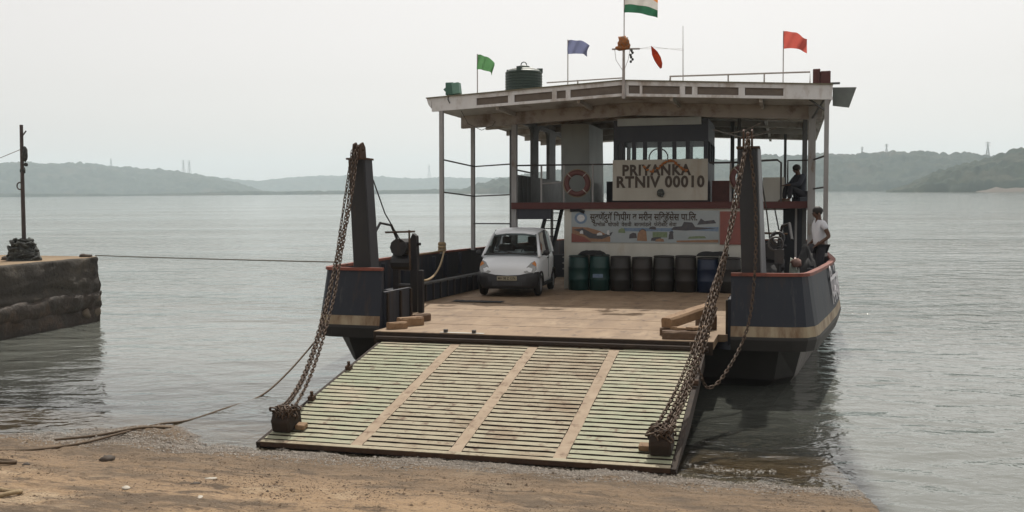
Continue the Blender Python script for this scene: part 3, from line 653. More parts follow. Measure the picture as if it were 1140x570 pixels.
for x in strips[1:4]:
    mb = MB(); nn = 40
    for k in range(nn + 1):
        y = -.1 - (RL - .12) * k / nn; j = .014 * mnoise.noise(Vector((x, y * 4, 0))); j2 = .014 * mnoise.noise(Vector((x, y * 4, 7)))
        mb.add([(x - SW + .006 + j, y, -.044), (x - SW + .006 + j, y, .002), (x + SW - .006 + j2, y, .002), (x + SW - .006 + j2, y, -.044)], [])
    for k in range(nn):
        for q in range(3): mb.f.append((4 * k + q, 4 * k + q + 1, 4 * k + 5 + q, 4 * k + 4 + q)); mb.m.append(0)
    mb.build('wear_strip', 'strip_tan', ramp)
mb = MB(); mb.box(-RW, RW, -RL - .02, -RL + .06, -.066, -.002); mb.build('tip_bar', 'rust_dark', ramp)
mb = MB(); mb.box(-RW, RW, -RL - .018, -RL + .058, -.002, .006); mb.build('tip_plate', 'slat_worn', ramp)
for s in (-1, 1):
    mb = MB(); mb.prism([(-.1, -.22), (-2.6, -.24), (-RL - .01, -.085), (-RL - .01, -.012), (-.1, -.012)], *sorted((s * (RW + .004), s * (RW + .07))), 'x'); mb.build('side_plate', 'ramp_steel_and_shade', ramp)
    mb = MB(); xs_ = sorted((s * (RW - .30), s * (RW - .02)))
    mb.prism([(-4.14, .006), (-3.76, .006), (-3.76, .20), (-3.82, .27), (-4.08, .27), (-4.16, .18)], xs_[0], xs_[1], 'x'); lug = mb.build('chain_lug', 'ramp_steel_and_shade', ramp, bevel=.025)
    mb = MB(); mb.box(s * (RW - .38) - .07, s * (RW - .38) + .07, -4.02, -3.88, .008, .08); mb.build('wooden_wedge', 'wood', ramp, bevel=.012)
    if s < 0:
        for yy in (-1.6, -2.95):
            mb = MB(); mb.box(-RW - .02, -RW + .07, yy, yy + .1, .004, .07); mb.tube([(-RW + .03, yy + .05, .06), (-RW + .03, yy + .05, .14)], .025, 6); mb.build('ramp_bracket', 'rust_dark', ramp)
    else:
        mb = MB(); mb.tube([(RW - .02, -1.6, .05), (RW + .1, -1.6, .05)], .05, 6); mb.build('ramp_bracket', 'rust_dark', ramp)
# black bar standing in for the gap shade at the head of the ramp
mb = MB(); mb.box(-RW, RW, -.10, -.065, -.06, .0); mb.build('head_shade_bar', 'ramp_steel_and_shade', ramp)
RM = Matrix.Translation((0, -.02, -.15)) @ Matrix.Rotation(RA, 4, 'X')

# bow towers
def tower(s, b0, b1, t0, t1, h, side, cb, ct):
    y0, y1 = 1.12, 1.52
    mb = MB(); mb.add([(b0, y0, 0), (b1, y0, 0), (b1, y1, 0), (b0, y1, 0), (t0, y0 + .03, h), (t1, y0 + .03, h), (t1, y1 - .03, h), (t0, y1 - .03, h)],
                      [(0, 3, 2, 1), (4, 5, 6, 7), (0, 1, 5, 4), (1, 2, 6, 5), (2, 3, 7, 6), (3, 0, 4, 7)])
    t = mb.build('bow_tower', 'tower_black', ferry, bevel=.012)
    mb = MB(); mb.add([(b1 + .003, y0 + .02, .02), (b1 + .02, y0 + .02, .02), (b1 + cb, y1, .02), (b1 + .003, y1, .02), (t1 + .003, y0 + .05, h), (t1 + .02, y0 + .05, h), (t1 + ct, y1 - .03, h), (t1 + .003, y1 - .03, h)],
                      [(0, 3, 2, 1), (4, 5, 6, 7), (0, 1, 5, 4), (1, 2, 6, 5), (2, 3, 7, 6), (3, 0, 4, 7)])
    mb.build('lit_side_face', side, t)  # side face paler than the front: skylight put into its colour
    cx = (t0 + t1) / 2
    mb = MB(); mb.box(t0 - .03, t1 + .05, y0, y1, h, h + .035); mb.build('cap_plate', 'rust_dark', t)
    for dx in (-.085, .055):
        mb = MB(); mb.prism([(y0 + .02, h + .036), (y1 - .06, h + .036), (y1 - .1, h + .25), (y0 + .2, h + .34), (y0 + .08, h + .3)], cx + dx, cx + dx + .03, 'x'); mb.build('cheek_plate', 'rust_dark', t)
    mb = MB(); mb.torus(.075, .035, 16, 6, Matrix.Translation((cx, y0 + .17, h + .19)) @ Matrix.Rotation(PI / 2, 4, 'Y')); mb.tube([(cx - .12, y0 + .17, h + .19), (cx + .12, y0 + .17, h + .19)], .02, 6); mb.build('sheave', 'rust_dark', t)
    return t
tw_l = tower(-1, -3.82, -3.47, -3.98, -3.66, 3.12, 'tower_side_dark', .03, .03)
tw_r = tower(1, 3.40, 3.72, 3.29, 3.60, 3.20, 'tower_side_lit', .105, .06)

# chains: every link is modelled; one mesh to a strand
def link_geo():
    m_ = MB(); m_.torus(.020, .0095, 10, 4, None, 1, 1)
    for i, p in enumerate(m_.v):
        x, y, z = p; m_.v[i] = (x, y + (.024 if y > 0 else -.024), z)
    return m_.v, m_.f
LV, LF = link_geo()
def chain(name, fn, length_hint, parent=ferry, k=1.0, seed=0, t0=0):
    N_ = 400; pts = [fn(t0 + (1 - t0) * i / N_) for i in range(N_ + 1)]; acc = [0]
    for a_, b_ in zip(pts, pts[1:]): acc.append(acc[-1] + (b_ - a_).length)
    tot = acc[-1]; stp = .066 * k; m_ = MB(); i = 0; d = 0; q = 0; r = random.Random(seed)
    while d < tot:
        while i < N_ and acc[i + 1] < d: i += 1
        u = (d - acc[i]) / max(acc[i + 1] - acc[i], 1e-6); p = pts[i].lerp(pts[min(i + 1, N_)], u); t = (pts[min(i + 1, N_)] - pts[i]).normalized()
        sd_ = t.cross(Vector((.3, 1, .2))).normalized(); nn_ = sd_.cross(t)
        ang = (PI / 2 if q % 2 else 0) + r.uniform(-.35, .35); X_ = sd_ * math.cos(ang) + nn_ * math.sin(ang); Z_ = X_.cross(t)
        m_.add([p + X_ * v[0] * k + t * v[1] * k + Z_ * v[2] * k for v in LV], LF); d += stp; q += 1
    o = m_.build(name, 'chain_rust', parent, smooth=True, kind='stuff'); return o
def strand(A, B, sag, wob, ph):
    A = Vector(A); B = Vector(B); ax = (B - A).normalized(); e1 = ax.cross(Vector((0, 0, 1))).normalized(); e2 = e1.cross(ax)
    def fn(t):
        p = A.lerp(B, t); p.z -= sag * 4 * t * (1 - t)
        w = wob * math.sin(PI * min(t * 1.6, 1)); return p + (e1 * math.sin(t * 14 + ph) + e2 * math.cos(t * 14 + ph)) * w
    return fn
lugL = RM @ Vector((-RW + .16, -3.95, .28)); lugR = RM @ Vector((RW - .16, -3.95, .28))
for k, (dx, dy, sg) in enumerate(((-.13, .05, 1.02), (-.03, -.05, .96), (.09, .03, .82))):
    chain('chain', strand((-3.84 + .06 * (k - 1), 1.15, 3.27), lugL + Vector((dx, dy, 0)), sg, .012, k * 2), 7, k=1.12, seed=k)
for k, (dx, dy, sg, t0_) in enumerate(((-.10, .06, .66, 0), (.0, -.02, .62, 0), (.08, .05, .58, .42), (.10, -.05, .70, .5), (.02, .10, .74, .3))):
    chain('chain', strand((3.44 + .02 * (k % 2), 1.15, 3.36), lugR + Vector((dx, dy, 0)), sg, .028, k * 1.3), 7, k=1.15, seed=10 + k, t0=t0_)
def spare(t):       # slack spare chain hanging down the tower face and looping back up
    P = [Vector((3.47, 1.08, 3.3)), Vector((3.58, 1.0, 2.4)), Vector((3.6, .85, 1.2)), Vector((3.5, .3, .2)), Vector((3.2, -.6, -.42)), Vector((2.98, -.9, -.60)), Vector((2.86, -1.0, -.40)), Vector((2.7, -1.05, .1))]
    f = t * (len(P) - 1); i = min(int(f), len(P) - 2); u = f - i
    p0 = P[max(i - 1, 0)]; p1 = P[i]; p2 = P[i + 1]; p3 = P[min(i + 2, len(P) - 1)]
    return .5 * ((2 * p1) + (p2 - p0) * u + (2 * p0 - 5 * p1 + 4 * p2 - p3) * u * u + (3 * p1 - p0 - 3 * p2 + p3) * u ** 3)
chain('chain', spare, 5, k=1.1, seed=30)
for s, lg in ((-1, lugL), (1, lugR)):     # bunched chain ends wound over the lug
    m_ = MB(); r = random.Random(5 + s)
    for k in range(40):
        p = lg + Vector((r.uniform(-.14, .14), r.uniform(-.17, .15), r.uniform(-.08, .04))); e = Euler((r.uniform(0, 6), r.uniform(0, 6), r.uniform(0, 6))).to_matrix()
        m_.add([p + e @ (Vector(v) * 1.3) for v in LV], LF)
    m_.build('chain_bundle', 'chain_rust', ferry, smooth=True, kind='stuff')

# winch stands behind both towers
def mir(mb_, s_):
    if s_ > 0: mb_.v = [(-x, y, z) for x, y, z in mb_.v]
    return mb_
for s_ in (-1, 1):
    winch = mir(MB().prism([(-3.62, .002), (-3.46, .002), (-3.46, 1.2), (-3.48, 1.62), (-3.56, 1.68), (-3.62, 1.55)], 3.45, 3.6, 'y'), s_).build('winch', 'tower_black', ferry)
    for nme, g_ in (('winch_post', MB().box(-4.05, -3.93, 3.55, 3.7, .002, 1.35)), ('winch_post', MB().box(-3.40, -3.30, 3.35, 3.45, .002, .9)),
                ('winch_drum', MB().tube([(-4.05, 3.62, 1.05), (-3.55, 3.55, 1.05)], .17, 12)), ('winch_motor', MB().tube([(-3.86, 3.38, 1.38), (-3.86, 3.8, 1.38)], .19, 10)),
                ('winch_shaft', MB().tube([(-4.1, 3.6, 1.45), (-3.4, 3.5, 1.45)], .035, 6)), ('winch_brace', MB().tube([(-3.95, 3.6, .55), (-3.5, 3.5, .55)], .05, 6)),
                ('hydraulic_hose', MB().tube([(-3.95, 3.6, 1.5), (-4.02, 3.4, 1.85), (-4.15, 3.1, 1.9), (-4.2, 2.8, 1.6)], .03, 6)), ('hydraulic_hose', MB().tube([(-3.8, 3.4, 1.5), (-3.75, 2.4, 2.1), (-3.66, 1.6, 2.75)], .014, 5)),
                ('fairlead', MB().tube([(-3.98, 2.0, .2), (-3.98, 2.0, 1.6)], .04, 6)), ('fairlead_wheel', MB().torus(.1, .035, 14, 6, Matrix.Translation((-3.95, 2.0, 1.65)) @ Matrix.Rotation(PI / 2, 4, 'X'))),
                ('brake_lever', MB().tube([(-3.6, 3.4, .9), (-3.58, 3.3, 1.75)], .022, 5)), ('guard_bar', MB().tube([(-4.12, 3.3, 1.7), (-3.45, 3.3, 1.72)], .022, 5))):
        mir(g_, s_).build(nme, 'tower_black' if nme not in ('guard_bar', 'brake_lever') else 'chain_rust', winch)
# control post by the right tower
w = MB().tube([(3.98, 1.9, 0), (3.98, 1.9, 1.5)], .045, 6); cp = w.build('control_post', 'tower_black', ferry)
MB().torus(.12, .022, 16, 5, Matrix.Translation((3.92, 1.85, 1.55)) @ Matrix.Rotation(PI / 2, 4, 'X')).build('hand_wheel', 'rail_dark', cp)
MB().box(3.9, 4.06, 1.8, 2.0, 1.2, 1.45).build('control_box', 'rail_dark', cp)

# ------------------------------------------------------------------ superstructure
house = MB().box(-1.93, 3.05, 11.0, 19.0, .004, 2.248).build('deckhouse', 'white_paint', ferry)
udeck = MB().box(-3.4, 4.75, 10.98, 23.5, 2.25, 2.40).build('upper_deck', 'frame_grey', ferry)
MB().box(-3.45, 4.8, 10.93, 10.977, 2.235, 2.42).build('edge_strip', 'red_stripe', udeck)
MB().box(-3.453, -3.403, 10.98, 23.5, 2.235, 2.42).build('edge_strip', 'red_stripe', udeck)
MB().box(2.36, 2.96, 10.965, 10.997, 1.27, 2.16).build('red_panel', 'banner_red', house)
# printed banner on the deckhouse front
Yb = 10.985
banner = MB().box(-1.72, 2.34, Yb - .008, Yb + .008, 1.30, 2.18).build('banner', 'banner_sheet', house)
def print_piece(name, mat, poly, y=Yb - .0105):
    m_ = MB(); m_.prism(poly, y, y + .002, 'y'); return m_.build(name, mat, banner)
R_ = random.Random(3)
print_piece('printed_band', 'banner_orange', [(-1.70, 1.32), (-.62, 1.32), (-.62, 1.46), (-.9, 1.62), (-1.25, 1.72), (-1.70, 1.74)])
print_piece('printed_band', 'banner_red', [(-1.715, 1.31), (-1.15, 1.31), (-1.35, 1.45), (-1.715, 1.56)], Yb - .0125)
print_piece('printed_band', 'banner_blue', [(-.25, 1.62), (1.1, 1.62), (1.1, 1.71), (-.25, 1.71)])
print_piece('printed_band', 'banner_green', [(.55, 1.45), (.95, 1.45), (.95, 1.6), (.55, 1.6)])
print_piece('printed_band', 'banner_orange', [(1.2, 1.32), (2.32, 1.32), (2.32, 1.40), (1.2, 1.37)])
print_piece('printed_band', 'banner_blue', [(1.25, 1.66), (2.32, 1.62), (2.32, 1.74), (1.3, 1.72)])
print_piece('printed_boat', 'banner_dark', [(1.05, 1.66), (1.45, 1.64), (2.0, 1.68), (2.28, 1.70), (1.7, 1.74), (1.62, 1.86), (1.4, 1.88), (1.34, 1.76), (1.12, 1.74)], Yb - .0125)
print_piece('printed_boat', 'banner_dark', [(1.75, 1.80), (2.26, 1.84), (2.2, 1.93), (1.95, 1.90), (1.85, 1.97)], Yb - .0125)
print_piece('printed_boat', 'banner_dark', [(-1.68, 1.66), (-1.5, 1.6), (-1.2, 1.42), (-.85, 1.4), (-.6, 1.5), (-.55, 1.6), (-.8, 1.52), (-1.1, 1.55), (-1.4, 1.7)], Yb - .0135)
for x, z, w_, h_, mt in ((-1.48, 1.55, .1, .08, 'banner_white'), (-1.0, 1.5, .16, .07, 'banner_white'), (-.72, 1.53, .08, .1, 'banner_white'), (-.4, 1.58, .2, .1, 'banner_green'), (-.1, 1.42, .22, .14, 'banner_dark'), (.12, 1.36, .28, .26, 'banner_orange'),
                         (.16, 1.52, .22, .14, 'banner_dark'), (.45, 1.68, .2, .06, 'banner_dark'), (.5, 1.36, .3, .1, 'banner_dark'), (.62, 1.34, .25, .07, 'banner_orange'), (.98, 1.4, .14, .16, 'banner_dark'), (1.0, 1.56, .12, .06, 'banner_dark'), (1.5, 1.42, .5, .07, 'banner_green')):
    print_piece('printed_picture', mt, [(x, z), (x + w_, z + R_.uniform(-.02, .02)), (x + w_ * .9, z + h_), (x + w_ * .5, z + h_ * R_.uniform(1, 1.3)), (x + w_ * .08, z + h_ * .8)], Yb - .0135 - .0008 * R_.random())
print_piece('printed_emblem', 'banner_blue', [(-1.45 + .18 * math.cos(2 * PI * k / 20), 1.98 + .16 * math.sin(2 * PI * k / 20)) for k in range(20)])
print_piece('printed_emblem', 'banner_white', [(-1.45 + .11 * math.cos(2 * PI * k / 20), 1.98 + .1 * math.sin(2 * PI * k / 20)) for k in range(20)], Yb - .0125)
mb = MB(); add_text(mb, 'सुवणॅदुगॅ िशपींग व मरीन सिव्हॅसेस पा.िल.', .26, (.28, Yb - .014, 2.0), (1, 0, 0), (0, 0, 1), bold=.006, fit=2.95, depth=.002); mb.build('banner_lettering', 'lettering', banner)
mb = MB(); add_text(mb, 'दाभोळ  धोपावे  वेसवी  बागमांडले  फेरीबोट सेवा', .15, (.05, Yb - .014, 1.80), (1, 0, 0), (0, 0, 1), bold=.002, fit=2.3, depth=.002); mb.build('banner_lettering', 'lettering', banner)
MB().tube([(-1.75, 10.97, 2.2), (-1.5, 10.96, 2.21), (-1.35, 10.97, 2.14)], .05, 6).build('rolled_tarp', 'black_sheet', house)

# wheelhouse with name board
wh = MB().box(-.54, 2.03, 10.99, 13.4, 4.06, 4.66).build('wheelhouse', 'dark_blue', ferry)
MB().box(-.42, 1.85, 10.90, 10.985, 4.50, 4.70).build('cornice_beam', 'casing_grey', wh)
nb = MB().box(-.54, 2.03, 10.87, 10.925, 2.46, 3.57).build('name_board', 'board_paint', wh)
mb = MB(); add_text(mb, 'PRIYANKA', .40, (.66, 10.862, 3.27), (1, 0, 0), (0, 0, 1), bold=.016, fit=1.86, depth=.003, spacing=1.12); mb.build('board_lettering', 'lettering', nb)
mb = MB(); add_text(mb, 'RTNIV 00010', .42, (.76, 10.862, 2.95), (1, 0, 0), (0, 0, 1), bold=.016, fit=2.38, depth=.003, spacing=1.1); mb.build('board_lettering', 'lettering', nb)
mb = MB(); r = random.Random(2)
for k in range(70):
    t = r.random(); x = .3 + 1.2 * t; z = 3.42 - .14 * math.sin(t * PI * 2.5) - .05 * r.random(); mb.ball((x, 10.84, z), .028, 6, 4)
mb.build('flower_garland', 'garland', nb, kind='stuff')
mb = MB(); mb.ball((.78, 10.84, 2.66), .11, 12, 8, (1, .5, 1), jit=.3); mb.build('dried_flower_bunch', 'rope_heap', nb)
for y, zlo in ((10.99, 3.57), (13.3, 3.70)):
    MB().box(-.54, 2.03, y, y + .08, 2.402, zlo).build('wheelhouse_wall', 'dark_blue', wh)
    ml = (-.54, -.40, -.28, -.03, .27, .67, 1.07, 1.43, 1.91) if y < 12 else (-.54, .4, 1.3, 1.93)
    for x in ml: MB().box(x, x + (.11 if x != -.28 else .05), y + .005, y + .075, zlo, 4.058).build('mullion', 'dark_blue', wh)
    for x, x2 in zip(ml, ml[1:]):
        if x2 - x > .2: MB().box(x + .112, x2 - .002, y + .03, y + .036, zlo + .002, 4.056).build('pane', 'window_glass', wh)
for x in (-.54, 1.95):
    MB().box(x, x + .08, 11.08, 13.29, 2.402, 3.5).build('wheelhouse_wall', 'dark_blue', wh)
    for y in (11.7, 12.5): MB().box(x, x + .08, y, y + .1, 3.5, 4.058).build('mullion', 'dark_blue', wh)
MB().torus(.26, .02, 20, 5, Matrix.Translation((.62, 11.6, 3.66)) @ Matrix.Rotation(PI / 2.3, 4, 'X')).build('steering_wheel', 'rail_dark', wh)
MB().box(.2, 1.3, 11.2, 11.6, 2.402, 3.5).build('console', 'dark_blue', wh)

# rails on the upper deck
rail = MB().tube([(-3.38, 11.05, 3.47), (-.56, 11.05, 3.47)], .025, 6).build('front_rail', 'rail_dark', udeck)
for x in (-1.95, -1.13, -2.6): MB().tube([(x, 11.05, 2.40), (x, 11.05, 3.46)], .028, 6).build('rail_stanchion', 'post_grey', rail)
MB().tube([(-2.6, 11.05, 2.95), (-1.95, 11.05, 2.98)], .02, 6).build('mid_rail', 'post_grey', rail)
rail = MB().tube([(2.05, 11.05, 3.47), (2.75, 11.05, 3.47), (3.3, 11.05, 3.5), (3.83, 11.05, 3.52), (3.93, 11.05, 3.44), (3.93, 11.05, 2.42)], .03, 6).build('front_rail', 'rail_dark', udeck)
for x in (2.62, 3.2): MB().tube([(x, 11.05, 2.40), (x, 11.05, 3.46)], .028, 6).build('rail_stanchion', 'post_grey', rail)
MB().box(3.45, 4.02, 11.6, 12.1, 2.403, 3.08).build('deck_locker', 'white_paint', udeck)
MB().box(2.1, 2.6, 11.5, 12.0, 2.403, 3.0).build('deck_locker', 'box_maroon', udeck)
MB().tube([(4.1, 11.05, 2.9), (4.1, 11.05, 3.5), (4.65, 11.05, 3.5)], .025, 6).build('rail_end', 'rail_dark', udeck)
MB().prism([(-2.5, 2.402), (-1.62, 2.402), (-1.66, 4.8), (-2.52, 4.8)], 13.2, 15.5, 'y').build('exhaust_casing', 'casing_grey', ferry)
MB().box(-1.3, -.6, 14.2, 15.5, 2.403, 3.1).build('deck_locker', 'dark_blue', udeck)
# port side frames behind the front post, openings with solid dado
side = MB().box(-3.44, -3.36, 11.35, 21, 2.421, 3.22).build('side_screen', 'frame_grey', ferry)
for y0, y1 in ((13.1, 13.75), (15.2, 16.1), (17.6, 18.4), (20.2, 21.0)):
    MB().box(-3.45, -3.35, y0, y1, 3.222, 4.72).build('screen_pillar', 'frame_grey', side)
    for q, (ya, sg) in enumerate(((y0, -1), (y1, 1))):      # rounded corners of the openings
        MB().prism([(ya, 4.72), (ya + sg * .28, 4.72), (ya + sg * .1, 4.64), (ya + sg * .02, 4.5), (ya, 4.4)], -3.44, -3.36, 'x').build('corner_gusset', 'frame_grey', side)
MB().box(-3.45, -3.35, 11.0, 21, 4.722, 4.86).build('screen_header', 'frame_grey', side)
MB().tube([(-3.4, 11.3, 3.36), (-3.4, 13.1, 3.34)], .025, 6).build('screen_rail', 'post_grey', side)
for y in (11.75, 12.2, 12.65): MB().box(-3.352, -3.335, y, y + .04, 2.43, 3.2).build('screen_batten', 'rail_dark', side)
# stair and bulkheads in the port passage
st = MB().prism([(12.2, .01), (12.5, .01), (14.9, 2.245), (14.6, 2.245)], -3.34, -3.28, 'x').build('stair', 'dark_blue', ferry)
MB().prism([(12.2, .01), (12.5, .01), (14.9, 2.245), (14.6, 2.245)], -2.86, -2.80, 'x').build('stringer', 'dark_blue', st)
for k in range(9): MB().box(-3.277, -2.863, 12.3 + k * .27, 12.52 + k * .27, .16 + k * .245, .19 + k * .245).build('tread', 'dark_blue', st)
MB().box(-3.3, -2.3, 10.99, 11.1, 1.95, 2.247).build('lintel', 'dark_blue', ferry)
for z in (.45, .62, .8): MB().tube([(-2.42, 13.0, z), (-1.96, 13.0, z)], .025, 6).build('passage_rail', 'post_grey', ferry)
MB().box(-3.4, -1.94, 16.0, 16.1, .01, .75).build('bulkhead', 'dark_blue', ferry)
# starboard passage
MB().box(3.98, 4.62, 13.6, 13.7, .01, 2.245).build('bulkhead', 'dark_blue', ferry)
MB().box(3.07, 3.42, 13.6, 13.7, .01, 2.245).build('bulkhead', 'dark_blue', ferry)
MB().tube([(3.75, 13.0, 2.24), (4.02, 13.0, .9)], .02, 5).build('passage_stay', 'rail_dark', ferry)
for z in (.9, 1.1): MB().tube([(3.42, 13.6, z), (4.0, 13.6, z)], .03, 6).build('passage_rail', 'rail_dark', ferry)
MB().box(4.3, 4.36, 12.2, 12.3, .01, 2.245).build('passage_post', 'post_grey', ferry)

# posts carrying the roof
for x, y, z0, z1, r_, mt in ((-4.87, 9.05, 1.03, 4.86, .055, 'post_grey'), (-4.83, 11.7, 1.03, 4.86, .055, 'post_grey'), (-3.4, 11.1, .01, 4.9, .075, 'post_grey'), (5.0, 9.05, 1.05, 4.84, .055, 'post_grey'),
                             (4.70, 10.85, .01, 4.9, .095, 'post_grey'), (4.56, 13.0, .42, 4.9, .06, 'frame_grey'), (4.58, 16, .42, 4.95, .06, 'frame_grey'), (4.0, 19, 2.4, 4.95, .045, 'frame_grey'), (2.4, 16, 2.4, 5, .06, 'frame_grey'), (2.75, 13, 2.4, 5, .05, 'frame_grey'),
                             (-4.85, 16, 1.03, 4.9, .05, 'frame_grey'), (-4.85, 22, 1.03, 4.9, .05, 'frame_grey'), (4.9, 22, 1.03, 4.9, .05, 'frame_grey')):
    p = MB().box(x - r_, x + r_, y - r_, y + r_, z0, z1).build('roof_post', mt, ferry, bevel=.008)
for z in (3.55, 2.68): 
    MB().tube([(-4.82, 9.1, z), (-4.78, 11.65, z - .06), (-3.47, 11.1, z - .03)], .022, 6).build('side_rail', 'frame_grey', ferry)
MB().tube([(-4.78, 11.6, 1.82), (-3.47, 11.1, 1.82)], .022, 6).build('side_rail', 'frame_grey', ferry)
for z in (3.5, 2.74, 1.92): MB().tube([(4.75, 10.8, z), (4.98, 9.1, z)], .022, 6).build('side_rail', 'rail_dark', ferry)
for A, B in (((-4.1, 11.1, 4.95), (-3.42, 11.1, 4.62)), ((4.95, 9.05, 4.6), (4.6, 9.3, 4.9)), ((4.94, 9.1, 4.86), (4.7, 10.8, 4.58))): MB().tube([A, B], .028, 6).build('roof_brace', 'frame_grey', ferry)
MB().tube([(-4.4, 9.3, 4.88), (-4.3, 9.6, 4.55), (-4.1, 10.2, 4.42), (-3.95, 10.8, 4.6), (-3.9, 11.1, 4.85)], .008, 4).build('loose_cable', 'rail_dark', ferry)
for x0, y0, z0 in ((2.1, 11.5, 4.4), (2.5, 11.8, 4.3)): MB().tube([(x0, y0, z0), (x0 + .4, y0 + .3, z0 - .1), (x0 + .9, y0 + .2, z0 - .02), (x0 + 1.3, y0, z0 + .15)], .018, 5).build('loose_cable', 'mast_pale', ferry)

# roof: low gable, fascia framed with recessed panels
zt = lambda x: 5.48 - .0545 * abs(x); zb = lambda x: 5.09 - .048 * abs(x)
Yr0, Yr1 = 9.0, 23.6; XE = 5.12
roof = MB(); 
for yy in (Yr0 + .09, Yr1): roof.add([(-XE, yy, zb(XE) + .05), (0, yy, zb(0) + .05), (XE, yy, zb(XE) + .05), (XE, yy, zt(XE) - .06), (0, yy, zt(0) - .06), (-XE, yy, zt(XE) - .06)], [])
roof.mi = 0; roof.f += [(0, 6, 7, 1), (1, 7, 8, 2)]; roof.m += [0, 0]
roof.f += [(3, 9, 10, 4), (4, 10, 11, 5), (2, 8, 9, 3), (5, 11, 6, 0), (0, 1, 4, 5), (1, 2, 3, 4), (6, 11, 10, 7), (7, 10, 9, 8)]; roof.m += [1] * 8
roof = roof.build('roof', ['roof_under', 'roof_top'], ferry)
for yy in (13.6, 16, 18.4, 20.8):
    mb = MB(); mb.add([(x, y_, zb(x) + dz) for y_ in (yy, yy + .12) for x in (-XE + .1, 0, XE - .1) for dz in (-.12, .045)], [(0, 1, 3, 2), (2, 3, 5, 4), (6, 8, 9, 7), (8, 10, 11, 9), (0, 2, 8, 6), (2, 4, 10, 8), (0, 6, 7, 1), (4, 5, 11, 10)])
    mb.build('roof_beam', 'roof_under', roof)
mb = MB(); mb.add([(x, y_, zb(x) + dz) for y_ in (10.95, 11.13) for x in (-4.95, 0, 4.95) for dz in (-.30, .045)], [(0, 1, 3, 2), (2, 3, 5, 4), (6, 8, 9, 7), (8, 10, 11, 9), (0, 2, 8, 6), (2, 4, 10, 8), (0, 6, 7, 1), (4, 5, 11, 10)]); mb.build('cross_beam', 'beam_brown', roof)
for xx in (-3.4, -1.2, 1.2, 3.4):
    mb = MB(); mb.add([(xx + a_, y_, zb(xx + a_) + dz) for y_ in (9.2, 23) for a_ in (0, .08) for dz in (-.07, .045)], [(0, 1, 3, 2), (4, 6, 7, 5), (0, 2, 6, 4), (1, 5, 7, 3), (0, 4, 5, 1), (2, 3, 7, 6)]); mb.build('roof_purlin', 'roof_under', roof)
def slab(x0, x1, fa, fb, y0, y1):    # strip following the gable between two height functions
    xs_ = [x0] + ([0] if x0 < 0 < x1 else []) + [x1]; m_ = MB()
    for y in (y0, y1):
        for x in xs_: m_.add([(x, y, fa(x)), (x, y, fb(x))], [])
    k = len(xs_)
    for i in range(k - 1):
        a_ = 2 * i; b_ = a_ + 2; c_ = a_ + 2 * k; d_ = b_ + 2 * k
        m_.add([], []); m_.f += [(a_, b_, b_ + 1, a_ + 1), (c_, c_ + 1, d_ + 1, d_), (a_, c_, d_, b_), (a_ + 1, b_ + 1, d_ + 1, c_ + 1)]; m_.m += [0] * 4
    e = 2 * (k - 1); m_.f += [(0, 1, 1 + 2 * k, 2 * k), (e, e + 2 * k, e + 1 + 2 * k, e + 1)]; m_.m += [0, 0]; return m_
slab(-XE - .01, XE + .01, lambda x: zt(x) - .11, zt, Yr0, Yr0 + .085).build('fascia_rail', 'fascia_grey', roof)
slab(-XE - .01, XE + .01, zb, lambda x: zb(x) + .07, Yr0, Yr0 + .085).build('fascia_rail', 'fascia_grey', roof)
slab(-XE - .16, XE + .02, zt, lambda x: zt(x) + .025, Yr0 - .05, Yr0 + .3).build('roof_edge', 'roof_top', roof)
def fx(px): return .07 + (px - 695) * (.0242 if px < 695 else .02185)
pans = [(532, 568), (575, 617), (622, 632), (637, 694), (700, 713), (716, 759), (765, 773), (779, 825), (832, 874)]
prev = -XE
for a_, b_ in pans + [(None, None)]:
    xa = fx(a_) if a_ else XE
    slab(prev, xa, lambda x: zb(x) + .071, lambda x: zt(x) - .111, Yr0 + .003, Yr0 + .083).build('fascia_divider', 'fascia_grey', roof)
    if a_:
        slab(xa + .002, fx(b_) - .002, lambda x: zb(x) + .072, lambda x: zt(x) - .112, Yr0 + .045, Yr0 + .07).build('fascia_panel', 'fascia_panel', roof); prev = fx(b_)
mb = MB(); mb.prism([(-5.28, 5.2), (-5.135, 5.2), (-5.135, 4.92), (-5.22, 5.02)], 9.0, 9.5, 'y'); mb.build('roof_gutter_end', 'fascia_grey', roof)
mb = MB(); mb.add([(5.145, 9.25, 4.72), (5.52, 9.2, 4.66), (5.70, 9.4, 5.17), (5.145, 9.45, 5.19), (5.145, 9.29, 4.72), (5.52, 9.24, 4.66), (5.70, 9.44, 5.17), (5.145, 9.49, 5.19)], [(0, 1, 2, 3), (7, 6, 5, 4), (0, 4, 5, 1), (1, 5, 6, 2), (2, 6, 7, 3), (3, 7, 4, 0)])
mb.build('awning_flap', 'wing_green', roof)
# roof rails, mast, whip aerial
MB().tube([(-2.1, 9.6, 5.58), (0, 9.5, 5.62)], .018, 5).build('roof_rail', 'mast_pale', roof)
MB().tube([(1.1, 10, 5.5), (1.1, 10, 5.68), (4.62, 10, 5.66), (4.62, 10, 5.25)], .022, 5).build('roof_rail', 'mast_pale', roof)
for x in (2.6, 3.5): MB().tube([(x, 10, 5.3), (x, 10, 5.67)], .02, 5).build('roof_rail_post', 'mast_pale', roof)
for x in (-1.2, 1.2): MB().tube([(x, 9.3, 5.42), (x, 9.3, 5.58)], .02, 5).build('roof_stud', 'mast_pale', roof)
MB().tube([(1.5, 9.5, 5.38), (1.49, 9.5, 6.88)], [.014, .007], 5).build('whip_aerial', 'mast_pale', roof)
mast = MB().tube([(.06, 8.95, 5.02), (.06, 8.95, 5.4), (.06, 8.95, 6.45)], [.05, .04, .03], 8).build('mast', 'mast_pale', roof)
MB().tube([(-.24, 8.95, 6.28), (.47, 8.95, 6.26)], .022, 6).build('mast_yard', 'mast_pale', mast)
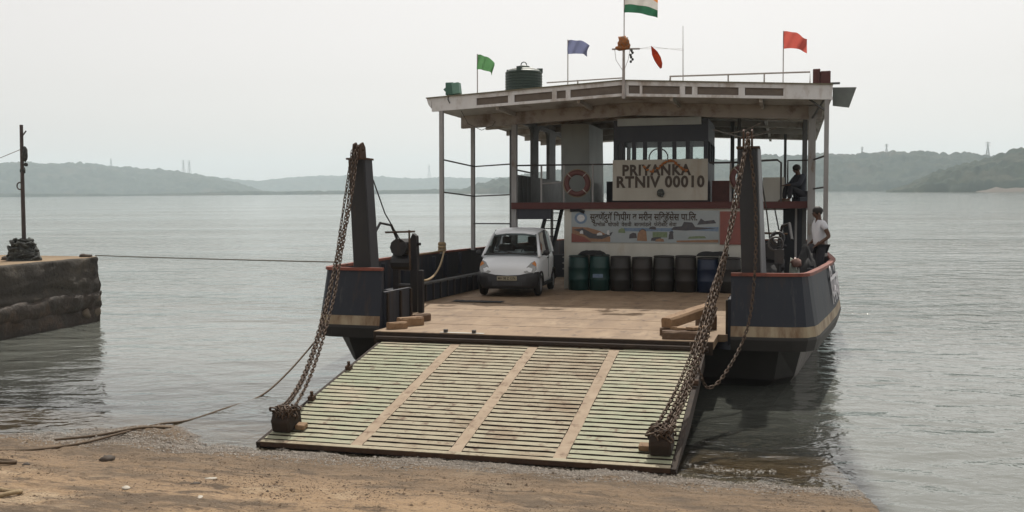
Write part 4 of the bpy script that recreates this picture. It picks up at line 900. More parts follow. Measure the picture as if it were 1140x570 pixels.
mb = MB(); mb.ball((.06, 8.93, 6.43), .15, 10, 8, (1, .9, 1.1), jit=.5); mb.ball((.02, 8.93, 6.3), .12, 8, 6, (1.5, 1, .6), jit=.4); mb.ball((.14, 8.93, 6.36), .09, 8, 6, (1, 1, 1.2), jit=.4); mb.build('mast_garland', 'garland', mast, smooth=True)
mb = MB()
for k in range(6): mb.ball((.26 + .03 * math.sin(k * 2), 8.93, 6.22 - .055 * k), .035, 7, 5, (1, 1, 1), jit=.3)
mb.build('hanging_charm', 'rope_heap', mast)
for sx in (-.17, .22): MB().tube([(sx, 8.95, 6.26), (sx * .8, 8.95, 6.0), (.06, 8.93, 5.7)], .006, 4).build('halyard', 'mast_pale', mast)
MB().tube([(.45, 8.95, 6.26), (1.49, 9.5, 6.3)], .004, 3).build('aerial_wire', 'mast_pale', mast)

# ------------------------------------------------------------------ things on the roof
def flag(loc, h, fw, fh, ang, mats, label, wave=.10, taper=0, droop=.2, seed=0, shape=None, split=None, pole_r=.014):
    t = empty('flag', label, 'flag', loc, group='flags on the ferry roof')
    MB().tube([(0, 0, 0), (0, 0, h)], pole_r, 6).build('flagpole', 'mast_pale', t)
    def cloth(v0, v1):
        m_ = MB(); nu, nv = 16, 6
        for side_ in (0,):
            for i in range(nu + 1):
                u = i / nu
                for j in range(nv + 1):
                    v = v0 + (v1 - v0) * j / nv
                    hh = fh * (1 - taper * u); zz = h - .01 - droop * fh * u * u - hh * v + (fh - hh) * -.0
                    x = fw * u * (1 - .08 * droop); dy = wave * u * math.sin(u * 7 + v * 1.8 + seed) + .04 * math.sin(u * 13 + v * 4 + seed)
                    dy += side_ * .004
                    m_.add([(math.cos(ang) * x - math.sin(ang) * dy, math.sin(ang) * x + math.cos(ang) * dy, zz + .03 * math.sin(u * 9 + seed) * u)], [])
        o = (nu + 1) * (nv + 1)
        for s_ in (0,):
            for i in range(nu):
                for j in range(nv): a_ = s_ * o + i * (nv + 1) + j; m_.f.append((a_, a_ + nv + 1, a_ + nv + 2, a_ + 1)); m_.m.append(0)
        return m_
    n_ = len(mats)
    for k, mt in enumerate(mats): cloth(k / n_, (k + 1) / n_).build('cloth' if n_ == 1 else 'cloth_stripe', mt, t, smooth=True)
    return t
flag((-3.86, 9.05, 5.27), 1.06, .46, .40, -.1, ['green_flag'], 'small green flag at the left end of the ferry roof', taper=.12, droop=.55, seed=1)
flag((-1.42, 9.1, 5.40), 1.20, .60, .36, -.2, ['blue_flag'], 'dusty blue flag on a thin pole right of the water tank', taper=.15, droop=.4, seed=2)
flag((.06, 9.0, 6.42), 1.40, .86, .62, .1, ['saffron', 'flag_white', 'flag_green'], 'orange white and green tricolour flag flying from the mast top', taper=.05, droop=.30, seed=0, wave=.14)
flag((3.97, 9.1, 5.27), 1.29, .58, .42, -.05, ['red_flag'], 'plain red flag near the right end of the ferry roof', taper=.18, droop=.5, seed=3)
t = empty('pennant', 'small orange pennant dangling in the air right of the mast', 'pennant', (.74, 9.08, 5.75), group='flags on the ferry roof')
mb = MB(); rows_ = [(.0, .58, .01), (.04, .50, .05), (.09, .40, .10), (.16, .26, .11), (.22, .12, .08), (.25, .02, .03)]
for x, z, w_ in rows_: mb.add([(x - w_ * .7, 0, z - w_ * .4), (x + w_ * .7, .05 * math.sin(z * 9), z + w_ * .4), (x + w_ * .7, .05 * math.sin(z * 9) + .012, z + w_ * .4), (x - w_ * .7, .012, z - w_ * .4)], [])
for k in range(5):
    for q in range(4): mb.f.append((4 * k + q, 4 * k + (q + 1) % 4, 4 * k + 4 + (q + 1) % 4, 4 * k + 4 + q)); mb.m.append(0)
mb.build('cloth', 'orange_flag', t)
MB().tube([(-.28, -.1, .52), (0, 0, .57), (.78, .4, .5)], .004, 4).build('halyard', 'mast_pale', t)

t = empty('water_tank', 'dark green ribbed plastic water tank standing on the ferry roof', 'water tank', (-2.72, 9.55, 5.27))
prof = [(.44, 0)]
for k in range(7): z = .04 + k * .072; prof += [(.495, z), (.495, z + .045), (.483, z + .055), (.483, z + .065)]
prof += [(.495, .56), (.49, .60), (.40, .655), (.24, .70), (.17, .71)]
MB().lathe(prof, 28).build('shell', 'tank_green', t, smooth=False)
MB().lathe([(.43, .635), (.41, .66), (.25, .705), (.2, .712), (.2, .70)], 28).build('top_dome', 'tank_top', t)
MB().lathe([(.15, .70), (.16, .71), (.16, .755), (.12, .775), (.05, .78)], 16).build('lid', 'tank_green', t)
for a_ in (0.3, 1.55, 2.85, 4.7): 
    c_ = Vector((math.cos(a_), math.sin(a_), 0)); mb = MB(); mb.box(-.075, .075, -.06, .06, .585, .70, Matrix.Translation(c_ * .43) @ Matrix.Rotation(a_, 4, 'Z')); mb.build('lifting_rib', 'tank_green', t)
MB().torus(.075, .014, 14, 5, Matrix.Translation((0, 0, .80)) @ Matrix.Rotation(PI / 2, 4, 'X')).build('handle', 'tank_green', t)
MB().tube([(.48, -.05, .1), (.9, -.05, .09), (.9, -.05, .12)], .02, 6).build('outlet_pipe', 'mast_pale', t)

t = empty('lamp_box', 'small green floodlight box at the left corner of the ferry roof', 'floodlight', (-4.55, 9.12, 5.25))
mb = MB(); mb.box(-.20, .02, -.1, .1, .02, .36); mb.build('housing', 'box_green', t, bevel=.015)
mb = MB(); mb.box(.022, .22, -.14, .08, .03, .33, Matrix.Rotation(-.12, 4, 'Y')); mb.build('door', 'box_green_light', t, bevel=.01)
MB().tube([(-.1, 0, -.0), (-.1, 0, .05)], .03, 6).build('foot', 'frame_grey', t); MB().tube([(-.1, -.1, .05), (-.11, -.14, -.1), (-.06, -.14, -.2)], .016, 5).build('cable', 'frame_grey', t)
MB().tube([(-.2, -.02, .15), (-.25, -.02, .2)], .04, 6).build('knob', 'box_green', t)
t = empty('lamp_box', 'maroon navigation light box at the right corner of the ferry roof', 'lamp box', (4.88, 9.12, 5.20))
mb = MB(); mb.box(-.21, -.04, -.1, .1, .0, .40); mb.build('housing', 'box_maroon', t, bevel=.012)
mb = MB(); mb.box(-.037, .20, -.12, .1, .0, .34); mb.build('side_screen', 'box_maroon', t, bevel=.012)
MB().box(.2, .42, -.02, .1, .03, .07).build('bracket', 'frame_grey', t)

# life rings hung on the upper rails
for x, z, rot, lab in ((-1.56, 2.95, 0, 'faded red life ring hanging on the rail left of the name board'), (2.98, 3.05, .15, 'faded red life ring half hidden behind the right bow tower')):
    t = empty('life_ring', lab, 'life ring', (x, 10.99, z), rot, group='life rings on the upper rail')
    Mx = Matrix.Rotation(PI / 2, 4, 'X'); MB().torus(.30, .072, 32, 10, Mx).build('ring', 'ring_red', t, smooth=True)
    for a_ in (.8, 2.36, 3.93, 5.5):
        MB().torus(.078, .012, 12, 4, Matrix.Translation((.30 * math.cos(a_), 0, .30 * math.sin(a_))) @ Matrix.Rotation(-a_, 4, 'Y') @ Matrix.Rotation(0, 4, 'X')).build('band', 'ring_white', t)
    MB().torus(.385, .010, 28, 4, Mx).build('grab_line', 'rope', t)

# drums in front of the deckhouse
dl = [('drum_green', 'teal green drum at the far left of the drum row'), ('drum_green', 'teal green drum second from the left in the drum row'), ('drum_dark', 'black drum just right of the two green drums'), ('drum_brown', 'dark brown drum, fourth from the left in the row'),
      ('drum_dark', 'black drum in the middle of the row, fifth from the left'), ('drum_brown', 'dark brown drum left of the blue drum'), ('drum_blue', 'dark blue drum towards the right end of the row'), ('drum_dark', 'black drum at the far right end of the row')]
for k, (mt, lab) in enumerate(dl):
    t = empty('drum', lab, 'drum', (-1.44 + .585 * k, 10.63 + .02 * math.sin(k * 2.1), .002), k * .7, group='drums in front of the deckhouse')
    hgt = .93 + .03 * math.sin(k * 1.7)
    pr = [(.26, 0), (.28, .02), (.28, .28), (.288, .295), (.288, .315), (.28, .33), (.28, .6), (.288, .615), (.288, .635), (.28, .65), (.275, hgt - .05), (.25, hgt)]
    MB().lathe(pr, 24).build('barrel', mt, t, smooth=True)
    MB().lathe([(.262, hgt - .03), (.272, hgt - .02), (.272, hgt + .02), (.25, hgt + .025), (.23, hgt + .01)], 24).build('lid', mt if k < 2 else 'drum_dark', t)
    MB().torus(.272, .012, 24, 5, Matrix.Translation((0, 0, hgt - .005))).build('clamp_ring', 'rail_dark', t)
    if k == 1: MB().box(-.14, .14, -.287, -.279, .36, .46, Matrix.Rotation(-.7, 4, 'Z')).build('paper_label', 'banner_blue', t)
def tarp(x0, x1, y, z, lab):
    mb = MB(); nx_, ny_ = 14, 8
    for j in range(ny_ + 1):
        for i in range(nx_ + 1):
            u = i / nx_; v = j / ny_; e = min(u, 1 - u, .2) * 5; f_ = min(v, 1 - v, .25) * 4
            mb.add([(x0 + (x1 - x0) * u, y - .25 + .5 * v, z + .10 * min(e, f_) ** .5 + .03 * mnoise.noise(Vector((u * 5 + x0, v * 4, 1))))], [])
    for j in range(ny_):
        for i in range(nx_): a_ = j * (nx_ + 1) + i; mb.f.append((a_, a_ + 1, a_ + nx_ + 2, a_ + nx_ + 1)); mb.m.append(0)
    base = len(mb.v); mb.add([(x0, y - .25, z - .01), (x1, y - .25, z - .01), (x1, y + .25, z - .01), (x0, y + .25, z - .01)], [(0, 1, 2, 3)])
    o = mb.build('folded_tarp', 'black_sheet', smooth=True); o.matrix_world = FM; tag(o, lab, 'tarp', 'black tarps on the drums')
tarp(-1.42, -.72, 10.63, .985, 'folded black tarp lying on the two green drums')
tarp(1.78, 2.62, 10.63, .985, 'folded black tarp lying on the blue drum')

# timbers at the bow
def timber(a_, b_, w_, h_, mat, lab, seed=0):
    a_ = Vector(a_); b_ = Vector(b_); ax = (b_ - a_); Ln = ax.length; ax.normalize(); sd_ = ax.cross(Vector((0, 0, 1))).normalized(); up_ = sd_.cross(ax)
    mb = MB(); nn_ = 7; r = random.Random(seed)
    for k in range(nn_ + 1):
        p = a_ + ax * Ln * k / nn_; q = .82 if k in (0, nn_) else 1
        for su, sv in ((-1, -1), (-.7, -1), (.7, -1), (1, -1), (1, .6), (.75, 1), (-.75, 1), (-1, .6)):
            mb.add([p + sd_ * su * w_ / 2 * q * (1 + r.uniform(-.06, .06)) + up_ * (h_ / 2 + sv * h_ / 2 * (1 + r.uniform(-.05, .05) * (sv > 0)))], [])
    for k in range(nn_):
        for q in range(8): mb.f.append((8 * k + q, 8 * k + (q + 1) % 8, 8 * k + 8 + (q + 1) % 8, 8 * k + 8 + q)); mb.m.append(0)
    mb.f += [tuple(range(8)), tuple(range(8 * nn_, 8 * nn_ + 8))]; mb.m += [0, 0]
    o = mb.build('timber', mat); o.matrix_world = FM; tag(o, lab, 'timber', 'timbers left on the bow deck'); return o
timber((2.12, .24, .005), (2.84, .30, .005), .26, .13, 'wood_dark', 'dark short baulk at the deck edge on the right, lowest of its pile', 1)
timber((2.30, .34, .14), (2.80, .86, .07), .22, .05, 'wood', 'flat tan board lying in front in the right hand timber pile', 2)
timber((2.56, .28, .15), (2.84, .80, .14), .17, .045, 'wood', 'narrow tan board at the outer right front of the right timber pile', 3)
timber((2.14, .66, .135), (2.80, 1.95, .30), .25, .17, 'wood', 'thick rounded timber lying aslant on top of the right pile', 4)
timber((2.60, 1.72, .005), (2.84, 1.9, .005), .30, .28, 'wood_dark', 'dark block propping the far end of the thick right timber', 5)
timber((2.02, .72, .005), (2.5, .80, .005), .2, .12, 'wood_dark', 'dark block under the near end of the thick right timber', 9)
timber((-2.82, .28, .005), (-2.58, .55, .005), .17, .12, 'wood', 'front wooden block beside the left bow plate', 6)
timber((-2.80, .75, .005), (-2.5, 1.15, .005), .2, .16, 'wood', 'middle wooden block of the three beside the left bow plate', 7)
timber((-2.80, 1.5, .005), (-2.66, 1.95, .005), .16, .14, 'wood_dark', 'rear dark wooden block beside the left bow plate', 8)
mb = MB(); nn_ = 16
for k in range(nn_ + 1):
    for v in (0, .22, .45): mb.add([(-3.6 + 1.25 * k / nn_, 6.0 + v + .04 * math.sin(k), .008 + .018 * mnoise.noise(Vector((k * .8, v * 4, 0))) + .012)], [])
for k in range(nn_):
    for q in (0, 1): mb.f.append((3 * k + q, 3 * k + 3 + q, 3 * k + 4 + q, 3 * k + 1 + q)); mb.m.append(0)
o = mb.build('deck_mat', 'black_sheet', smooth=True); o.matrix_world = FM; tag(o, 'crumpled dark mat lying flat on deck before the car', 'mat')

# ------------------------------------------------------------------ car
def build_car(loc, rz):
    t = empty('car', 'small white hatchback with black bumper parked on the ferry deck', 'car', loc, rz)
    t.scale = (1.05, 1.05, 1.05)
    def loft(stn, mats='car_white', name='body', close=True, sm=True):
        m_ = MB(); ringn = None
        for y, prof_ in stn:
            full = prof_ + [(-x, z) for x, z in reversed(prof_) if abs(x) > 1e-6]; ringn = len(full)
            m_.add([(x, y, z) for x, z in full], [])
        for k in range(len(stn) - 1):
            for q in range(ringn): m_.f.append((k * ringn + q, k * ringn + (q + 1) % ringn, (k + 1) * ringn + (q + 1) % ringn, (k + 1) * ringn + q)); m_.m.append(0)
        if close: m_.f += [tuple(range(ringn)), tuple(range((len(stn) - 1) * ringn, len(stn) * ringn))]; m_.m += [0, 0]
        return m_.build(name, mats, t, smooth=sm)
    def ring(zt_, w, zb_=.23, crown=.05): return [(0, zt_ + crown), (w * .45, zt_ + crown * .8), (w * .82, zt_ + crown * .25), (w * .95, zt_ - .04), (w, zt_ - .16), (w * 1.0, .5), (w * .97, .36), (w * .93, zb_), (0, zb_)]
    body = loft([(-.005, ring(.62, .50, .3, .03)), (.03, ring(.68, .60, .26)), (.12, ring(.77, .675)), (.30, ring(.87, .72)), (.55, ring(.95, .738)), (.75, ring(.99, .745)), (1.3, ring(1.0, .75)), (2.2, ring(1.02, .75)), (2.75, ring(1.03, .735)), (3.0, ring(1.0, .69)), (3.1, ring(.92, .6, .3))])
    def bring(w, zt_, mid): return [(0, mid), (w * .5, mid + .015), (w * .85, zt_ - .01), (w * .985, zt_), (w * 1.01, .45), (w * .98, .30), (w * .9, .2), (0, .2)]
    loft([(-.035, bring(.47, .56, .50)), (.0, bring(.60, .585, .52)), (.10, bring(.695, .60, .53)), (.24, bring(.735, .60, .53)), (.34, bring(.75, .58, .53))], 'car_black', 'front_bumper')
    loft([(2.85, bring(.745, .55, .5)), (3.0, bring(.72, .55, .5)), (3.13, bring(.6, .52, .5))], 'car_black', 'rear_bumper')
    # roof and pillars
    def rring(z, w): return [(0, z + .035), (w * .6, z + .025), (w * .92, z), (w, z - .04), (w * .96, z - .055), (w * .5, z - .02), (0, z - .012)]
    loft([(1.12, rring(1.475, .53)), (1.28, rring(1.545, .565)), (1.6, rring(1.60, .60)), (2.1, rring(1.615, .605)), (2.6, rring(1.58, .59)), (2.92, rring(1.50, .55)), (2.98, rring(1.46, .53))], 'car_white', 'roof')
    for s in (-1, 1):
        MB().tube([(s * .70, .50, .95), (s * .655, .72, 1.14), (s * .555, 1.16, 1.475)], [.045, .04, .035], 6).build('pillar', 'car_white', t, smooth=True)
        MB().tube([(s * .735, 1.72, .98), (s * .60, 1.80, 1.575)], [.05, .045], 6).build('pillar', 'car_black', t)
        MB().tube([(s * .68, 2.74, 1.0), (s * .665, 2.74, 1.1), (s * .55, 2.74, 1.52)], [.07, .065, .05], 6).build('pillar', 'car_white', t)
        mb = MB(); mb.add([(s * .735, .66, 1.0), (s * .735, 1.68, 1.01), (s * .608, 1.75, 1.55), (s * .585, 1.24, 1.50)], [(0, 1, 2, 3)]); mb.build('side_window', 'car_glass', t)
        mb = MB(); mb.add([(s * .735, 1.77, 1.01), (s * .72, 2.62, 1.02), (s * .58, 2.62, 1.53), (s * .605, 1.84, 1.56)], [(0, 1, 2, 3)]); mb.build('side_window', 'car_glass', t)
        mb = MB(); mb.ball((s * .84, .74, 1.04), .085, 10, 7, (1, .6, .85)); mb.tube([(s * .73, .76, .99), (s * .82, .75, 1.01)], .025, 6); mb.build('mirror', 'car_black', t, smooth=True)
        # headlamp: tall teardrop wrapping the corner
        mb = MB(); pts_ = [(.40, .60), (.47, .72), (.56, .82), (.645, .865), (.685, .80), (.70, .66), (.64, .57), (.50, .555)]
        def fy(x, z): return max(-.005, (x - .42) * .34 + (z - .56) * .42 - .03) - .012
        mb.add([(s * x, fy(x, z), z) for x, z in pts_] + [(s * (x * .98), fy(x, z) + .08, z) for x, z in pts_], [tuple(range(8)), tuple(range(15, 7, -1))] + [(k, (k + 1) % 8, 8 + (k + 1) % 8, 8 + k) for k in range(8)])
        hl = mb.build('headlight', 'lamp_glass', t)
        mb = MB(); pts2 = [(.58, .80), (.645, .855), (.68, .80), (.69, .73), (.63, .765)]
        mb.add([(s * x, fy(x, z) - .008, z) for x, z in pts2] + [(s * x, fy(x, z) + .01, z) for x, z in pts2], [(0, 1, 2, 3, 4), (9, 8, 7, 6, 5)] + [(k, (k + 1) % 5, 5 + (k + 1) % 5, 5 + k) for k in range(5)])
        mb.build('indicator', 'lamp_orange', hl)
        for y in (.50, 2.68):
            Mw = Matrix.Translation((s * .665, y, .275)) @ Matrix.Rotation(s * PI / 2, 4, 'Y')
            MB().lathe([(.14, -.075), (.235, -.07), (.265, -.045), (.27, 0), (.265, .055), (.24, .082), (.18, .085), (.17, .06)], 24, Mw).build('tyre', 'tyre', t, smooth=True)
            rm = MB().lathe([(.17, .05), (.175, .075), (.155, .08), (.12, .062), (.06, .07), (.03, .085)], 18, Mw).build('wheel_rim', 'rim_metal', t)
            mb = MB(); mb.tube([(s * .752, y + .315 * math.cos(a_), .275 + .315 * math.sin(a_)) for a_ in [PI * k / 14 for k in range(15)]], .022, 5); mb.build('wheel_arch', 'car_black', t)
        MB().box(*sorted((s * .75, s * .775)), 1.5, 1.65, .88, .91).build('door_handle', 'car_black', t)
        MB().tube([(s * .752, 1.70, .4), (s * .757, 1.72, .98)], .006, 4).build('door_gap', 'car_black', t)
        MB().box(*sorted((s * .70, s * .757)), .85, 2.35, .22, .30).build('sill', 'car_black', t)
    mb = MB(); nn_ = 8
    for k in range(nn_ + 1):
        u = -1 + 2 * k / nn_; mb.add([(u * .685, .52 - .06 * (1 - u * u), .985 + .03 * (1 - u * u)), (u * .545, 1.165 - .05 * (1 - u * u), 1.49 + .02 * (1 - u * u))], [])
    for k in range(nn_): mb.f.append((2 * k, 2 * k + 2, 2 * k + 3, 2 * k + 1)); mb.m.append(0)
    mb.build('windscreen', 'car_glass', t, smooth=True)
    mb = MB(); mb.add([(-.62, 3.0, 1.04), (.62, 3.0, 1.04), (.50, 2.95, 1.45), (-.50, 2.95, 1.45)], [(0, 1, 2, 3)]); mb.build('rear_window', 'car_glass', t)
    MB().tube([(-.66, .47, 1.0), (0, .42, 1.03), (.66, .47, 1.0)], .022, 5).build('scuttle', 'car_black', t)
    MB().tube([(.1, .40, 1.03), (-.42, .60, 1.13)], .012, 4).build('wiper', 'car_black', t)
    MB().box(-.24, .24, -.062, -.05, .40, .50).build('number_plate', 'plate_yellow', t)
    mb = MB(); add_text(mb, 'MH 08 Z 1376', .085, (0, -.0635, .448), (1, 0, 0), (0, 0, 1), bold=.002, fit=.43, depth=.001); mb.build('plate_lettering', 'lettering', t)
    MB().box(-.36, .36, -.045, -.03, .27, .36).build('grille', 'seat_grey', t)
    MB().box(-.66, .66, .70, 1.05, .90, 1.03).build('dashboard', 'seat_grey', t, bevel=.03)
    MB().torus(.17, .016, 18, 5, Matrix.Translation((.33, 1.12, 1.05)) @ Matrix.Rotation(1.1, 4, 'X')).build('steering_wheel', 'car_black', t)
    for s in (-1, 1):
        MB().box(s * .33 - .21, s * .33 + .21, 1.62, 1.78, .6, 1.22).build('seat', 'seat_grey', t, bevel=.05)
        MB().box(s * .33 - .11, s * .33 + .11, 1.66, 1.75, 1.24, 1.42).build('headrest', 'seat_grey', t, bevel=.03)
    MB().box(-.6, .6, 2.35, 2.5, .6, 1.12).build('rear_seat', 'seat_grey', t, bevel=.04)
build_car((-2.68, 7.75, .004), .09)

# ------------------------------------------------------------------ people
def person(loc, rz, pose, label, shirt, group='people aboard the ferry', sleeve='short', hair_col='hair', scale=1.0):
    """pose: joint positions in metres, x to the figure's left, -y forwards"""
    t = empty('person', label, 'person', loc, rz, group=group); t.scale = (scale,) * 3
    J = {k: Vector(v) for k, v in pose.items()}
    V = []; E_ = []; Rr = []; idx = {}
    def v(n_, p, r): idx[n_] = len(V); V.append(Vector(p)); Rr.append(r); return idx[n_]
    def e(a_, b_): E_.append((idx[a_], idx[b_]))
    v('pel', J['pelvis'], (.15, .11)); v('sp', J['pelvis'].lerp(J['chest'], .5), (.135, .10)); v('ch', J['chest'], (.16, .115)); v('nk', J['neck'], .058); v('hb', J['head'] - (J['head'] - J['neck']).normalized() * .04, (.07, .078)); v('hd', J['head'], (.082, .095)); v('ht', J['head'] + (J['head'] - J['neck']).normalized() * .085, (.06, .07))
    v('nose', J['head'] + J['face'].normalized() * .105 + Vector((0, 0, -.02)), .014)
    for a_, b_ in (('pel', 'sp'), ('sp', 'ch'), ('ch', 'nk'), ('nk', 'hb'), ('hb', 'hd'), ('hd', 'ht'), ('hd', 'nose')): e(a_, b_)
    for s in 'LR':
        v('sh' + s, J['sh' + s], .058); v('el' + s, J['el' + s], .042); v('wr' + s, J['wr' + s], .028); hd = (J['wr' + s] - J['el' + s]).normalized(); v('pm' + s, J['wr' + s] + hd * .06, (.036, .016))
        e('ch', 'sh' + s); e('sh' + s, 'el' + s); e('el' + s, 'wr' + s); e('wr' + s, 'pm' + s)
        sidev = hd.cross(Vector((0, 0, 1))); sidev = sidev.normalized() if sidev.length > .2 else Vector((1, 0, 0)); cv = sidev.cross(hd)
        for k, ln in enumerate((.066, .076, .07, .055)):
            b0 = J['wr' + s] + hd * .10 + sidev * (k - 1.5) * .021; v('f%s%d' % (s, k), b0, .0095); v('g%s%d' % (s, k), b0 + hd * ln * .7 - cv * .012, .008); e('pm' + s, 'f%s%d' % (s, k)); e('f%s%d' % (s, k), 'g%s%d' % (s, k))
        b0 = J['wr' + s] + hd * .035 + sidev * .045; v('t' + s, b0, .010); v('u' + s, b0 + hd * .045 + sidev * .018, .009); e('pm' + s, 't' + s); e('t' + s, 'u' + s)
        v('hp' + s, J['hp' + s], .088); v('kn' + s, J['kn' + s], .06); v('an' + s, J['an' + s], .042); v('to' + s, J['an' + s] + J['foot'].normalized() * .17 + Vector((0, 0, -.05)), .035)
        e('pel', 'hp' + s); e('hp' + s, 'kn' + s); e('kn' + s, 'an' + s); e('an' + s, 'to' + s)
    skin_obj('body', V, E_, Rr, 'skin', t)
    # clothes
    V2 = [J['pelvis'] + Vector((0, 0, -.05)), J['pelvis'].lerp(J['chest'], .5), J['chest'], J['chest'].lerp(J['neck'], .75)]; R2 = [(.175, .135), (.158, .122), (.182, .137), .075]; E2 = [(0, 1), (1, 2), (2, 3)]
    for s in 'LR':
        k = len(V2); V2 += [J['sh' + s], J['sh' + s].lerp(J['el' + s], .5 if sleeve == 'short' else 1.0)]; R2 += [.078, .072]; E2 += [(2, k), (k, k + 1)]
        if sleeve != 'short': V2.append(J['wr' + s]); R2.append(.045); E2.append((k + 1, k + 2))
    skin_obj('shirt', V2, E2, R2, shirt, t)
    V3 = [J['pelvis'] + Vector((0, 0, .02))]; R3 = [(.165, .125)]; E3 = []
    for s in 'LR':
        k = len(V3); V3 += [J['hp' + s], J['kn' + s], J['an' + s]]; R3 += [.103, .078, .065]; E3 += [(0, k), (k, k + 1), (k + 1, k + 2)]
    skin_obj('trousers', V3, E3, R3, 'trousers', t)
    up_ = (J['head'] - J['neck']).normalized(); c_ = J['head'] + up_ * .055 - J['face'].normalized() * .025
    mb = MB(); mb.ball(c_, .112, 14, 10, (.92, 1, .86), jit=.12); mb.build('hair', hair_col, t, smooth=True)
    sidev = J['face'].cross(Vector((0, 0, 1))).normalized()
    for q in (-1, 1):
        mb = MB(); mb.ball(J['head'] + sidev * q * .088 - up_ * .015, .026, 7, 5, (.6, .9, 1.3)); mb.build('ear', 'skin', t, smooth=True)
        mb = MB(); mb.ball(J['head'] + J['face'].normalized() * .088 + sidev * q * .033 + up_ * .01, .012, 6, 4); mb.build('eye', 'hair', t)
    mb = MB(); mb.ball(J['head'] + J['face'].normalized() * .088 - up_ * .058, .02, 6, 4, (1.3, 1.3, .4)); mb.build('mouth', 'skin', t)
    mb = None
    for s in 'LR':
        f_ = J['foot'].normalized(); m_ = MB(); m_.ball(J['an' + s] + f_ * .08 + Vector((0, 0, -.055)), .05, 8, 6, (1 + abs(f_.x) * 1.5, 1 + abs(f_.y) * 1.5, .7)); m_.build('sandal', 'rope_wet', t, smooth=True)
    return t
stand = dict(pelvis=(0, 0, .92), chest=(0, -.01, 1.24), neck=(0, -.02, 1.46), head=(0, -.05, 1.58), face=(0, -1, -.12), foot=(0, -1, 0),
             shL=(.185, 0, 1.37), elL=(.27, .10, 1.10), wrL=(.20, -.10, .95), shR=(-.185, 0, 1.37), elR=(-.27, .08, 1.10), wrR=(-.22, -.12, .93), hpL=(.09, 0, .86), knL=(.11, -.03, .48), anL=(.12, 0, .085), hpR=(-.09, 0, .86), knR=(-.10, -.02, .48), anR=(-.11, .02, .085))
person((4.80, 6.95, .405), math.radians(-68), stand, 'man in white short sleeved shirt standing at the right bulwark', 'shirt_white', scale=1.07)
sit = dict(pelvis=(0, 0, .22), chest=(0, -.05, .56), neck=(0, -.09, .76), head=(0, -.14, .87), face=(0, -1, -.2), foot=(0, -1, 0),
           shL=(.18, -.05, .70), elL=(.24, -.20, .47), wrL=(.12, -.40, .46), shR=(-.18, -.05, .70), elR=(-.24, -.20, .47), wrR=(-.12, -.40, .46), hpL=(.09, -.02, .2), knL=(.13, -.40, .42), anL=(.13, -.42, .085), hpR=(-.09, -.02, .2), knR=(-.13, -.40, .42), anR=(-.13, -.42, .085))
person((4.45, 11.7, 2.405), math.radians(-60), sit, 'person in dark clothes sitting on the upper deck at the right rail', 'shirt_dark', sleeve='long')
o = MB().box(-.22, .22, -.16, .2, 0, .14).build('low_stool', 'dark_blue', bevel=.015); o.matrix_world = FM @ Matrix.Translation((4.45, 11.7, 2.405)) @ Matrix.Rotation(math.radians(-60), 4, 'Z'); tag(o, 'low dark box the upper deck passenger sits on', 'stool')

# dark tarpaulin heap and bundle inside the right bow
def heap_mesh(c_, sc, seed, n_=18, k_=12):
    mb = MB(); mb.ball((0, 0, 0), 1, n_, k_)
    for i, p in enumerate(mb.v):
        p = Vector(p); q = p * (1 + .3 * mnoise.fractal(p * 1.6 + Vector((seed, 0, 0)), .6, 2, 4)); z = max(q.z, 0)
        mb.v[i] = (c_[0] + q.x * sc[0], c_[1] + q.y * sc[1], c_[2] + z * sc[2])
    return mb
o = heap_mesh((4.50, 5.9, .405), (.26, .5, .86), 4).build('tarpaulin_heap', 'black_sheet', smooth=True); o.matrix_world = FM; tag(o, 'black tarpaulin heap inside the right bulwark before the standing man', 'tarpaulin')
o = heap_mesh((4.0, 3.0, .004), (.42, .45, 1.05), 9).build('gear_heap', 'black_sheet', smooth=True); o.matrix_world = FM; tag(o, 'dark heap of gear behind the right bow tower', 'gear heap')
t = empty('cloth_bundle', 'pink and white cloth bundle lying on the gear inside the right bow', 'bundle', (4.27, 3.75, .004))
heap_mesh((0, 0, 0), (.15, .15, 1.17), 2).build('sack', 'shirt_pale', t, smooth=True)
mb = MB(); mb.ball((.02, -.03, 1.13), .11, 12, 8, (1, .9, .8), jit=.5); mb.build('pink_cloth', 'helmet_pink', t, smooth=True)

# ------------------------------------------------------------------ ropes
def rope_thing(pts_, r, mat, lab, ferry_frame=False, n_=60):
    P = [Vector(p) for p in pts_]; out = []
    for q in range(n_ + 1):
        f = q / n_ * (len(P) - 1); i = min(int(f), len(P) - 2); u = f - i; p0 = P[max(i - 1, 0)]; p1 = P[i]; p2 = P[i + 1]; p3 = P[min(i + 2, len(P) - 1)]
        out.append(.5 * ((2 * p1) + (p2 - p0) * u + (2 * p0 - 5 * p1 + 4 * p2 - p3) * u * u + (3 * p1 - p0 - 3 * p2 + p3) * u ** 3))
    o = MB().tube(out, r, 6).build('rope', mat, smooth=True)
    if ferry_frame: o.matrix_world = FM
    tag(o, lab, 'rope'); return o
rope_thing([(-14.05, 6.8, 1.66), (-11, 5.25, 1.735), (-7.5, 3.45, 1.835), (-4.55, 1.9, 1.93)], .015, 'rope_grey', 'thin taut mooring line from the jetty corner to the left bow')
rope_thing([(-3.5, 3.5, .80), (-3.65, 4.4, .62), (-3.95, 5.8, .62), (-4.35, 7.4, .78), (-4.75, 8.85, 1.06), (-4.80, 9.0, 1.12)], .026, 'rope', 'slack tan rope hanging from the winch to the left front post', True)
mb = MB()
for k in range(7): mb.torus(.085 + .01 * (k % 2), .025, 14, 5, Matrix.Translation((-4.87, 9.05, 1.10 + .035 * k)) @ Matrix.Rotation(.2 * math.sin(k * 2), 4, 'X'))
o = mb.build('rope_coil', 'rope', smooth=True); o.matrix_world = FM; tag(o, 'tan rope wound round the foot of the left front post', 'rope')
